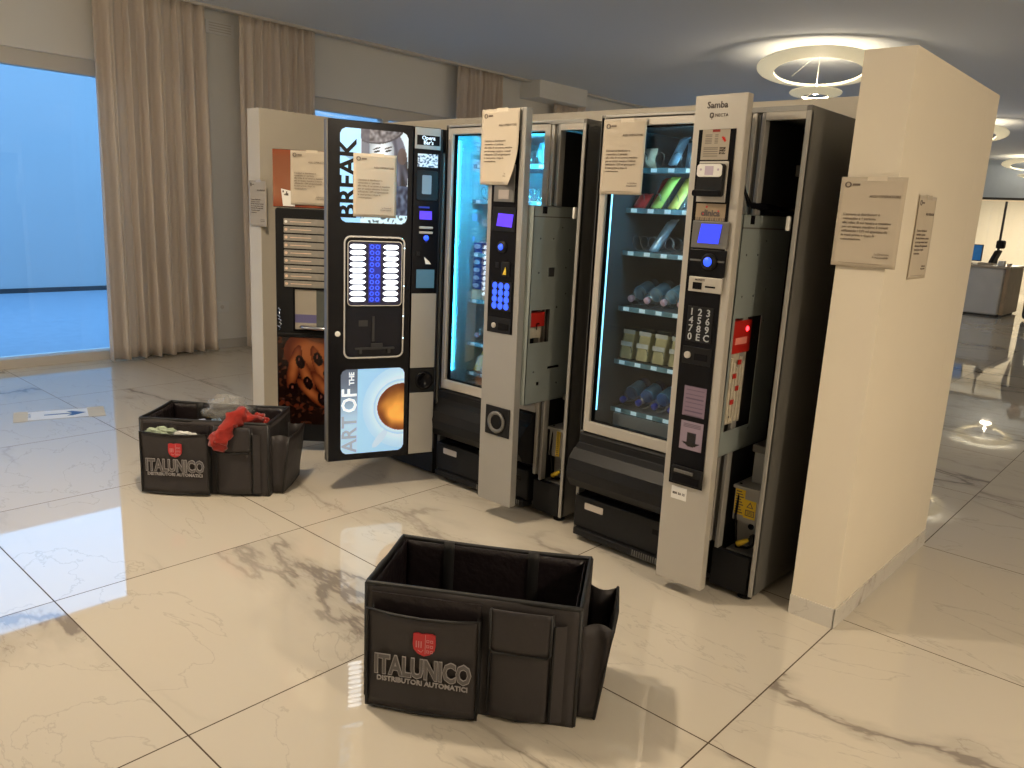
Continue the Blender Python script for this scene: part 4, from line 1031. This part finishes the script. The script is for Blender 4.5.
# ------------------------------------------------------------------ the notices
notice(FR(-3.955, 2.395, .73, .69), .089, 1.416, 'notice taped over the orange-red header of the leftmost machine, crumpled at its foot', h=.287, thick_n=.002, crumple=.012)
notice(FR(-4.975, 2.826), -.0, 1.256, 'notice on the front edge of the cream wall, left of the machines', w=.215)
notice(FR(-3.19, 2.21, .21, .51), .118, 1.378, 'notice stuck over the backlit woman picture on the open black door', w=.21, h=.292, thick_n=.004)
notice(FR(-2.61*kx, 2.593), .0, 1.548, 'curled notice taped to the top of the left machine\'s control column', w=.222, h=.318, curl=.035, thick_n=.006)
notice(FR(-2.010, 2.730), .0, 1.527, 'notice on the upper left of the right machine\'s glass door', w=.206, h=.292)
notice(FR(-1.043, 2.786), .0, 1.314, 'large notice in the foreground across the end face of the thick cream wall', w=.211, h=.294)
notice(FR(PX1+.001, 3.035, 0, 1.), .0, 1.272, 'narrow-looking notice on the long right side of the cream end wall', w=.207, h=.292)

# ------------------------------------------------------------------ folding service bags
def make_servicebag(ox, oy, ang, label):
    B = Matrix.Translation((ox, oy, 0)) @ Matrix.Rotation(ang, 4, 'Z')     # x along the front, y to the back
    W, D, Hh, th = .625, .345, .368, .010
    ctr = B @ Vector((W/2, D/2, 0))
    t = thing('service_bag', label, 'storage bag', tuple(ctr), 'open black and charcoal service bags on the floor')
    rnd = random.Random(int(ox*100))
    def wall(x0, y0, x1, y1, m, nm, sag=0., wr=.004, z0=.0, z1=Hh):
        dx, dy = x1-x0, y1-y0; l = math.hypot(dx, dy); nx, ny = dy/l, -dx/l
        def pt(s, q):
            e = math.sin(PI*s)*(.4+.6*q); k = wr*nz(s*4+ox, q*3, x0*3+y0)*e*2+.004*e
            return (x0+dx*s+nx*k, y0+dy*s+ny*k, z0+(z1-z0)*q-sag*math.sin(PI*s)*q)
        return obj(nm, MB(B).grid(pt, 24, 14), m, t, smooth=True, thick=th)
    wall(0, 0, W, 0, M['bag'], 'front_wall'); wall(W, D, 0, D, M['bag'], 'back_wall', .006, .006)
    wall(0, D, 0, 0, M['bag'], 'side_wall', .004); wall(W, 0, W, D, M['bag'], 'side_wall', .004)
    # black lining just inside
    def lin(x0, y0, x1, y1):
        dx, dy = x1-x0, y1-y0
        def pt(s, q):
            l = math.hypot(dx, dy); k = .007*nz(s*5, q*4, x0*7+y0*5+ox)*math.sin(PI*s)
            return (x0+dx*s-dy/l*k, y0+dy*s+dx/l*k, .012+(Hh-.016)*q)
        obj('lining', MB(B).grid(pt, 24, 14), M['bagin'], t, smooth=True, thick=.002)
    e = .017
    lin(e, e, W-e, e); lin(W-e, D-e, e, D-e); lin(e, D-e, e, e); lin(W-e, e, W-e, D-e)
    obj('bottom', MB(B).box(.004, W-.004, .004, D-.004, .002, .012), M['bagin'], t)
    # piping round the rim and down the corners
    def tb(pts, r=.006): return MB(B).tube(pts, r, 7, closed=False)
    n = 20
    rim = [(W*i/n, 0, Hh) for i in range(n+1)]+[(W, D*i/n, Hh-.004*math.sin(PI*i/n)) for i in range(1, n+1)]+[(W-W*i/n, D, Hh-.006*math.sin(PI*i/n)) for i in range(1, n+1)]+[(0, D-D*i/n, Hh-.004*math.sin(PI*i/n)) for i in range(1, n)]
    obj('rim_piping', MB(B).tube(rim, .008, 7, closed=True), M['pipe'], t, smooth=True)
    for x, y in ((0, 0), (W, 0), (W, D), (0, D)): obj('corner_piping', tb([(x, y, .004), (x, y, Hh)], .007), M['pipe'], t, smooth=True)
    obj('base_piping', MB(B).tube([(0, 0, .007), (W, 0, .007), (W, D, .007), (0, D, .007)], .006, 7, closed=True), M['pipe'], t)
    # webbing straps on the inside of the back wall
    for x in (.145, .425):
        obj('webbing_strap', MB(B).grid(lambda s, q: (x+.035*s, D-.021-.004*math.sin(PI*q), .02+(Hh-.012)*q), 2, 12), M['pipe'], t, smooth=True, thick=.003)
    # left front pocket, standing open
    px0, px1, pz0, pz1 = .020, .348, .012, .318
    def pk(s, q):
        return (px0+(px1-px0)*s, -.050-.010*math.sin(PI*s)+.006*math.sin(PI*q)-.004*nz(s*3, q*3, ox), pz0+(pz1-pz0)*q-.010*math.sin(PI*s)*q)
    p_ = obj('logo_pocket', MB(B).grid(pk, 20, 12), M['bag'], t, smooth=True, thick=.005)
    obj('pocket_lining', MB(B).box(px0+.002, px1-.002, -.020, -.014, .03, Hh-.016), M['bagin'], t)
    gs = MB(B)
    for x in (px0, px1): gs.add([(x, -.004, pz0), (x, -.052, pz0), (x, -.052, pz1), (x+(.012 if x == px0 else -.012), -.028, pz1-.01), (x, -.004, pz1+.012)], [(0, 1, 2, 3, 4)])
    gs.add([(px0, -.004, pz0), (px1, -.004, pz0), (px1, -.052, pz0), (px0, -.052, pz0)], [(0, 1, 2, 3)])
    obj('pocket_gusset', gs, M['pipe'], p_, thick=.003)
    e = -.056
    obj('pocket_piping', MB(B).tube([(px0, e+.004, pz0), ((px0+px1)/2, e-.006, pz0), (px1, e+.004, pz0), (px1, e+.004, pz1), (px0+(px1-px0)*.75, e-.003, pz1-.008), ((px0+px1)/2, e-.006, pz1-.010), (px0+(px1-px0)*.25, e-.003, pz1-.008), (px0, e+.004, pz1)], .005, 7, closed=True), M['pipe'], p_, smooth=True)
    G = B @ FR(0, -.0655)
    text('logo_word', 'ITALUNICO', .082, T(G, .190, .128, 0), M['logo'], p_, 'CENTER', bold=.0045, sx=.66, sp=1.0, ext=.001)
    text('logo_word_fill', 'ITALUNICO', .082, T(G, .190, .128, .0012), M['logodk'], p_, 'CENTER', bold=.0018, sx=.66, sp=1.0, ext=.0005)
    text('logo_tagline', 'DISTRIBUTORI AUTOMATICI', .0215, T(G, .190, .104, 0), M['logo'], p_, 'CENTER', bold=.0006, sx=.98, ext=.001)
    shd = [(-.032, .033), (-.020, .036), (-.008, .033), (.006, .036), (.022, .036), (.032, .032), (.033, .0), (.030, -.015), (.018, -.027), (.0, -.034), (-.018, -.027), (-.030, -.015), (-.033, .0)]
    obj('red_shield', MB(G @ Matrix.Translation((.194, .232, 0))).poly([(a, b) for a, b in shd][::-1], -.004, .001), M['logored'], p_)
    sm = MB(G @ Matrix.Translation((.194, .232, 0)))
    for k in range(3): sm.box(-.024+k*.007, -.021+k*.007, -.008, .012, .001, .0018)
    sm.box(.003, .0045, -.026, .033, .001, .0018)
    for k in range(3):
        for j in range(2): sm.ringrect([(x+.011+j*.011, y-.018+k*.016) for x, y in ((.004, .004), (-.004, .004), (-.004, -.004), (.004, -.004))], [(x+.011+j*.011, y-.018+k*.016) for x, y in ((.0025, .0025), (-.0025, .0025), (-.0025, -.0025), (.0025, -.0025))], .001, .0018)
    sm.tube([(-.018, -.016, .0012), (-.008, -.022, .0012), (-.002, -.014, .0012)], .001, 4)
    obj('shield_marks', sm, mat('pale_red_marks', (.55, .25, .25), .6) if 'pale_red_marks' not in bpy.data.materials else bpy.data.materials['pale_red_marks'], p_)
    # right front pocket with flap
    qx0, qx1 = .372, .552
    p2_ = obj('flap_pocket', MB(B).grid(lambda s, q: (qx0+(qx1-qx0)*s, -.010-.020*math.sin(PI*min(1, max(0, s)))**.35+.003*nz(s*3, q*4, ox+4), .016+.330*q), 16, 10), M['bag'], t, smooth=True, thick=.004)
    obj('pocket_piping', MB(B).tube([(qx0, -.012, .330), (qx0, -.016, .18), (qx0, -.014, .016), ((qx0+qx1)/2, -.030, .014), (qx1, -.014, .016), (qx1, -.016, .18), (qx1, -.012, .330)], .0045, 7), M['pipe'], p2_, smooth=True)
    fl = obj('pocket_flap', MB(B).grid(lambda s, q: (qx0+.004+(qx1-qx0-.006)*s, -.036-.003*math.sin(PI*s), .356-.128*q*(1-.04*abs(s-.5))), 10, 8), M['bag'], t, smooth=True, thick=.005)
    obj('flap_piping', MB(B).tube([(qx0+.004, -.038, .356), (qx0+.004, -.040, .238), (qx0+.014, -.041, .226), (qx1-.012, -.041, .226), (qx1-.002, -.040, .238), (qx1-.002, -.038, .356)], .004, 7), M['pipe'], fl, smooth=True)
    sl_ = obj('slip_pocket', MB(B).grid(lambda s, q: (.556+.034*s, -.010-.014*(1-s)-.004, .02+.30*q), 4, 8), M['bag'], t, thick=.003)
    obj('pocket_piping', MB(B).tube([(.558, -.026, .02), (.558, -.026, .32)], .004, 7), M['pipe'], sl_)
    # flared pocket on the right-hand side
    def sp_(s, q): return (W+.056+.036*q+.006*math.sin(PI*s), .030+.275*s+.01*(1-q), .010+.290*q-.012*math.sin(PI*s)*q)
    s_ = obj('side_pocket', MB(B).grid(sp_, 12, 10), M['bag'], t, smooth=True, thick=.005)
    g2 = MB(B)
    for y in (.030, .305):
        k = 1 if y < .1 else -1
        g2.grid(lambda s, q: (W+.006+(.050+.036*q)*s, y+k*.030*math.sin(PI*s)*q+.01*(1-q), .010+.290*q), 6, 6)
    g2.add([(W, .04, .010), (W+.056, .04, .010), (W+.056, .305, .010), (W, .305, .010)], [(0, 3, 2, 1)])
    obj('side_gusset', g2, M['bag'], s_, smooth=True, thick=.003)
    obj('pocket_piping', MB(B).tube([sp_(0, 1), sp_(0, .5), sp_(0, 0), sp_(.5, 0), sp_(1, 0), sp_(1, .5), sp_(1, 1), sp_(.5, 1)], .005, 7, closed=True), M['pipe'], s_, smooth=True)
    return t, B
bagA, BA = make_servicebag(-1.702, 1.313, math.atan2(.3341, .5264), 'empty charcoal service bag standing in the foreground of the floor')
bagB, BB = make_servicebag(-3.811, 1.555, math.atan2(.4176, .4786), 'filled service bag on the left floor with red cloth hanging over its front')

# contents of the filled bag
def crumple(name, cx, cy, cz, rx, ry, rz, m, label, cat, seed, f=3.2, amp=.35, n=22, thick=.0, smooth=False):
    mb = MB(BB); vs = []; fs = []
    for j in range(n+1):
        ph = PI*j/n
        for i in range(2*n):
            th = PI*i/n; d = Vector((math.sin(ph)*math.cos(th), math.sin(ph)*math.sin(th), math.cos(ph)))
            k = 1+amp*noise.noise(d*f+Vector((seed, 0, 0)))*1.6+amp*.5*noise.noise(d*f*2.6+Vector((0, seed, 0)))
            vs.append((cx+d.x*rx*k, cy+d.y*ry*k, cz+d.z*rz*k))
    for j in range(n):
        for i in range(2*n): i2 = (i+1) % (2*n); fs.append((j*2*n+i, j*2*n+i2, (j+1)*2*n+i2, (j+1)*2*n+i))
    mb.add(vs, fs); o = obj(name, mb, m, smooth=smooth); loc = BB @ Vector((cx, cy, cz-rz)); move_origin(o, loc); tag(o, label, cat); return o
crumple('plastic_bag', .345, .205, .372, .105, .07, .072, M['clearbag'], 'crumpled clear plastic bag sticking out of the filled service bag', 'plastic bag', 3, 2.2, .38, 26, smooth=True)
crumple('green_cloth', .115, -.028, .308, .070, .016, .024, M['greencloth'], 'pale green crumpled cloth in the front logo pocket of the filled bag', 'cloth', 5, 2.6, .4)
crumple('wet_wipe', .225, -.026, .305, .060, .014, .014, M['wrapw'], 'pale folded wipe beside the green cloth in the front pocket', 'cloth', 6, 2.6, .3)
pcs = [(.12, .20, M['wrapy'], 'small yellow packet at the left inside the filled bag'), (.19, .24, M['can'], 'small pale blue packet behind the yellow ones inside the filled bag'), (.24, .18, M['yellow'], 'bright yellow sachet in the middle of the filled bag'),
       (.28, .24, M['wrapb'], 'blue sachet touching the clear plastic bag'), (.17, .14, M['wrapw'], 'white sachet near the front inside the filled bag')]
for i, (x, y, m, lb) in enumerate(pcs):
    R = Matrix.Translation((x, y, .285+.006*i)) @ Matrix.Rotation(.7*i, 4, 'Z') @ Matrix.Rotation(.3*math.sin(i*2), 4, 'X')
    o = obj('sachet', MB(BB @ R).rrect(-.035, .035, -.022, .022, .006, -.008, .008), m, bevel=.004); move_origin(o, BB @ Vector((x, y, .28))); tag(o, lb, 'packet', 'small packets in the filled bag')
for i, (x0, x1, y0, y1, lb) in enumerate(((.05, .30, .06, .30, 'brown carton under the small packets in the filled bag'), (.31, .57, .06, .30, 'brown carton under the plastic bag in the filled bag'))):
    o = obj('carton', MB(BB).box(x0, x1, y0, y1, .014, .262 if i == 0 else .27), mat('carton_%d' % i, (.10, .075, .05), .8), bevel=.004); move_origin(o, BB @ Vector(((x0+x1)/2, (y0+y1)/2, .014))); tag(o, lb, 'carton')
# red cloth draped over the rim: a sleeve-like roll
pts = [(.545, .10, .330), (.535, .07, .368), (.515, .040, .392), (.490, .010, .402), (.462, -.022, .392), (.440, -.050, .352), (.420, -.062, .310), (.402, -.066, .272), (.392, -.066, .250)]
rads = [.030, .034, .036, .036, .037, .038, .040, .040, .034]
pp, rp = [], []
for i in range(len(pts)-1):
    for k in range(6):
        f = k/6; q = f*f*(3-2*f)*.3+f*.7
        pp.append(tuple(a+(b-a)*q for a, b in zip(pts[i], pts[i+1]))); rp.append(rads[i]+(rads[i+1]-rads[i])*q)
mb = MB(BB); mb.tube(pp, rp, 28)
vs = [Vector(v) for v in mb.v]
def fold(v):
    n3 = lambda f, o: Vector((noise.noise(v*f+Vector((o, 0, 0))), noise.noise(v*f+Vector((0, o, 3))), noise.noise(v*f+Vector((5, 0, o)))))
    return tuple(v+n3(17, 1.)*.026+n3(48, 2.)*.011)
mb.v = [fold(v) for v in vs]
o = obj('red_cloth', mb, M['redcloth'], smooth=True); move_origin(o, BB @ Vector((.45, -.03, .30))); tag(o, 'red cloth hanging over the front edge of the filled service bag', 'cloth')

crumple('red_cloth', .535, .135, .345, .050, .035, .032, M['redcloth'], 'small bunched red cloth inside the filled bag behind the hanging red one', 'cloth', 9, 2.4, .4, 20, smooth=True)

# ------------------------------------------------------------------ arrow sticker on the floor
import mathutils
A0 = Vector((-5.545, 1.500)); dvec = Vector((-5.454+5.563, 1.891-1.534)).normalized()
Fa = Matrix(((dvec.x, -dvec.y, 0, -5.56), (dvec.y, dvec.x, 0, 1.535), (0, 0, 1, .0), (0, 0, 0, 1)))
t = thing('floor_sign', 'white paper strip with a blue arrow taped flat to the left floor', 'floor sign', (-5.51, 1.7, 0))
obj('paper', MB(Fa).box(.0, .42, -.11, .11, .001, .0016), mat('floor_sign_paper', (.80, .79, .78), .5), t)
obj('tape', MB(Fa).box(-.05, .03, -.13, .13, .0017, .0024), M['masktape'], t)
obj('tape', MB(Fa).box(.37, .47, -.13, .13, .0017, .0024), M['masktape'], t)
obj('arrow', MB(Fa).poly([(.12, -.010), (.28, -.010), (.25, -.055), (.28, -.060), (.36, 0), (.28, .060), (.25, .055), (.28, .010), (.12, .010)], .0016, .0022), M['bluetape'], t)
text('small_text', 'USCITA', .03, Fa @ Matrix.Translation((.045, -.045, .0018)) @ Matrix.Rotation(PI/2, 4, 'Z'), M['bluetape'], t, 'LEFT')

# ------------------------------------------------------------------ reception
t = thing('reception_desk', 'grey stone reception desk with beige top in the far background', 'desk', (-4.6, 17.0, 0))
obj('stone_front', MB().box(-6.3, -3.05, 16.30, 17.6, .03, .86), M['stone'], t, bevel=.03)
obj('side_panel', MB().box(-3.05, -2.98, 16.42, 17.62, .03, .86), mat('beige_wood', (.50, .40, .29), .5, var=.2, vs=6), t, bevel=.01)
obj('plinth', MB().box(-6.25, -3.03, 16.36, 17.55, 0, .03), M['dark'], t)
obj('counter_top', MB().box(-6.32, -2.94, 16.27, 17.64, .86, .90), M['desktop'], t, bevel=.008)
t = thing('computer_monitor', 'computer monitor with a blue screen on the reception desk', 'monitor', (-3.75, 16.6, .90))
obj('stand', MB().box(-3.85, -3.65, 16.52, 16.68, .90, .915).box(-3.77, -3.73, 16.6, 16.63, .915, 1.0), M['dark'], t)
obj('frame', MB().box(-4.02, -3.50, 16.58, 16.62, .955, 1.255), M['dark'], t, bevel=.005)
obj('screen', MB().box(-4.005, -3.515, 16.575, 16.58, .97, 1.24), M['monitor'], t)
t = thing('office_chair', 'black office chair with headrest behind the reception desk', 'chair', (-3.82, 18.0, 0))
obj('seat', MB().box(-4.06, -3.59, 17.75, 18.2, .46, .54), M['cloth_blk'], t, bevel=.03)
obj('backrest', MB().add([(-3.76, 17.8, .55), (-3.68, 17.8, .55), (-3.68, 18.2, .55), (-3.76, 18.2, .55), (-3.56, 17.82, 1.15), (-3.48, 17.82, 1.15), (-3.48, 18.18, 1.15), (-3.56, 18.18, 1.15)],
                         [(0, 3, 2, 1), (4, 5, 6, 7), (0, 1, 5, 4), (1, 2, 6, 5), (2, 3, 7, 6), (3, 0, 4, 7)]), M['cloth_blk'], t, bevel=.03)
obj('headrest', MB().box(-3.57, -3.44, 17.88, 18.12, 1.18, 1.34), M['cloth_blk'], t, bevel=.03)
obj('armrest', MB().box(-4.02, -3.66, 17.76, 17.82, .72, .76).box(-3.86, -3.82, 17.77, 17.80, .5, .72), M['cloth_blk'], t, bevel=.01)
obj('gas_column', MB(Matrix.Translation((-3.82, 17.98, .06))).lathe([(.03, 0), (.03, .4)], n=12), M['dark'], t)
fb = MB()
for k in range(5): a = 2*PI*k/5; fb.tube([(-3.82, 17.98, .10), (-3.82+.27*math.cos(a), 17.98+.27*math.sin(a), .06)], [.025, .015], 8)
obj('star_base', fb, M['dark'], t)
for k in range(5):
    a = 2*PI*k/5; obj('castor', MB(Matrix.Translation((-3.82+.27*math.cos(a), 17.98+.27*math.sin(a)-.02, .03)) @ Matrix.Rotation(-PI/2, 4, 'X')).lathe([(.03, 0), (.03, .04)], n=12), M['dark'], t)
for x, w, h, m, lb in ((-3.40, .22, .04, 'paper', 'papers lying on the reception desk left of the white box'), (-3.14, .10, .09, 'white', 'small white box on the reception desk corner'), (-3.02, .05, .05, 'orangebox', 'little brown box at the right end of the reception desk')):
    o = obj('desk_item', MB().box(x-w/2, x+w/2, 16.4, 16.55, .90, .90+h), M[m], bevel=.004); move_origin(o, (x, 16.47, .90)); tag(o, lb, 'desk item')
o = obj('glass_door', MB().box(-2.86, -2.80, 18.15, 18.2, 0, 2.15).box(-2.16, -2.10, 18.15, 18.2, 0, 2.15).box(-2.8, -2.16, 18.15, 18.2, 2.09, 2.15).box(-2.8, -2.16, 18.15, 18.2, 0, .06), mat('steel_blue_frame', (.30, .42, .52), .4))
del_me = o; move_origin(o, (-2.48, 18.17, 0)); tag(o, 'steel-blue door frame in front of the glazed office', 'door')

# person whose reflection shows in the polished floor
def person(x, y, face):
    t = thing('person', 'person in dark clothes standing at the right end of the reception desk', 'person', (x, y, 0))
    J = {'pel': (0, 0, .95), 'wa': (0, 0, 1.10), 'ch': (0, .01, 1.32), 'nk': (0, .01, 1.50), 'hd0': (0, -.01, 1.57), 'hd1': (0, -.015, 1.66), 'hd2': (0, -.01, 1.73),
         'shL': (-.19, .01, 1.42), 'elL': (-.24, .03, 1.13), 'wrL': (-.22, -.08, .90), 'shR': (.19, .01, 1.42), 'elR': (.25, .03, 1.13), 'wrR': (.23, -.06, .89),
         'hpL': (-.10, 0, .90), 'knL': (-.11, -.02, .50), 'anL': (-.12, .02, .09), 'toL': (-.13, -.14, .045), 'hpR': (.10, 0, .90), 'knR': (.12, -.01, .50), 'anR': (.13, .03, .09), 'toR': (.15, -.13, .045)}
    Rr = {'pel': .15, 'wa': .13, 'ch': .155, 'nk': .055, 'hd0': .075, 'hd1': .10, 'hd2': .07, 'shL': .07, 'elL': .045, 'wrL': .028, 'shR': .07, 'elR': .045, 'wrR': .028,
          'hpL': .095, 'knL': .062, 'anL': .04, 'toL': .035, 'hpR': .095, 'knR': .062, 'anR': .04, 'toR': .035}
    E_ = [('pel', 'wa'), ('wa', 'ch'), ('ch', 'nk'), ('nk', 'hd0'), ('hd0', 'hd1'), ('hd1', 'hd2'), ('ch', 'shL'), ('shL', 'elL'), ('elL', 'wrL'), ('ch', 'shR'), ('shR', 'elR'), ('elR', 'wrR'),
          ('pel', 'hpL'), ('hpL', 'knL'), ('knL', 'anL'), ('anL', 'toL'), ('pel', 'hpR'), ('hpR', 'knR'), ('knR', 'anR'), ('anR', 'toR')]
    for s in 'LR':
        sx = -1 if s == 'L' else 1; wx, wy, wz = J['wr'+s]
        J['pa'+s] = (wx, wy-.02, wz-.07); Rr['pa'+s] = .026; E_.append(('wr'+s, 'pa'+s))
        for k in range(5):
            n1 = 'f%s%d' % (s, k); n2 = n1+'b'
            if k == 4: J[n1] = (wx-sx*.03, wy-.05, wz-.08); J[n2] = (wx-sx*.035, wy-.065, wz-.115)
            else: J[n1] = (wx+sx*.004, wy-.045+.018*k, wz-.115); J[n2] = (wx-sx*.008, wy-.048+.018*k, wz-.155+.006*abs(k-1))
            Rr[n1] = .009; Rr[n2] = .007; E_ += [('pa'+s, n1), (n1, n2)]
    ks = list(J); Rz = Matrix.Translation((x, y, 0)) @ Matrix.Rotation(face, 4, 'Z')
    me = bpy.data.meshes.new('body'); me.from_pydata([tuple(Rz @ Vector(J[k])) for k in ks], [(ks.index(a), ks.index(b)) for a, b in E_], []); me.update()
    me.materials.append(M['cloth_blk'])
    o = bpy.data.objects.new('body', me); C.objects.link(o)
    md = o.modifiers.new('Skin', 'SKIN'); md.use_smooth_shade = True
    for i, k in enumerate(ks): me.skin_vertices[0].data[i].radius = (Rr[k]*(1.15 if k in ('pel', 'wa', 'ch') else 1), Rr[k]*(.85 if k in ('pel', 'wa', 'ch') else 1)); me.skin_vertices[0].data[i].use_root = (k == 'pel')
    s = o.modifiers.new('Sub', 'SUBSURF'); s.levels = 2; s.render_levels = 2
    dg = bpy.context.evaluated_depsgraph_get(); dg.update()
    m2 = bpy.data.meshes.new_from_object(o.evaluated_get(dg)); bpy.data.objects.remove(o)
    m2.materials.clear(); m2.materials.append(M['cloth_blk']); m2.materials.append(M['skin']); m2.name = 'body'
    for p in m2.polygons:
        c = Rz.inverted() @ p.center
        p.use_smooth = True
        if c.z > 1.50 or (abs(c.x) > .17 and c.z < .92 and c.z > .6): p.material_index = 1
    b = bpy.data.objects.new('body', m2); C.objects.link(b); attach(b, t)
    hb = MB(Rz @ Matrix.Translation((0, .012, 1.685))); n = 14; vs = []
    hb.grid(lambda s, q: ((.103+.004*math.sin(20*s))*math.sin(.62*PI*q)*math.cos(2*PI*s), .115*math.sin(.62*PI*q)*math.sin(2*PI*s)*(1 if math.sin(2*PI*s) > 0 else .62), .11*math.cos(.62*PI*q)), 24, 10)
    obj('hair', hb, M['hair'], t, smooth=True, thick=.01)
    fm = MB(Rz)
    for sx in (-1, 1): fm.add([(sx*.035+.012*math.cos(a), -.106, 1.665+.006*math.sin(a)) for a in [2*PI*i/8 for i in range(8)]], [tuple(range(8))])
    obj('eyes', fm, M['hair'], t, thick=.004)
    obj('nose', MB(Rz).tube([(0, -.100, 1.66), (0, -.122, 1.625), (0, -.105, 1.618)], [.008, .013, .008], 8), M['skin'], t, smooth=True)
    obj('mouth', MB(Rz).tube([(-.022, -.094, 1.592), (0, -.102, 1.590), (.022, -.094, 1.592)], .005, 6), mat('lips', (.40, .16, .14), .5), t, smooth=True)
    for sx in (-1, 1): obj('ear', MB(Rz).tube([(sx*.100, .0, 1.68), (sx*.108, .012, 1.66), (sx*.100, .004, 1.63)], [.010, .014, .008], 8), M['skin'], t, smooth=True)
person(-2.53, 16.45, .3)

# ------------------------------------------------------------------ light
w = bpy.data.worlds.new('sky'); sc.world = w; w.use_nodes = True
bg = w.node_tree.nodes['Background']; bg.inputs[0].default_value = (.26, .58, 1., 1); bg.inputs[1].default_value = 4.0
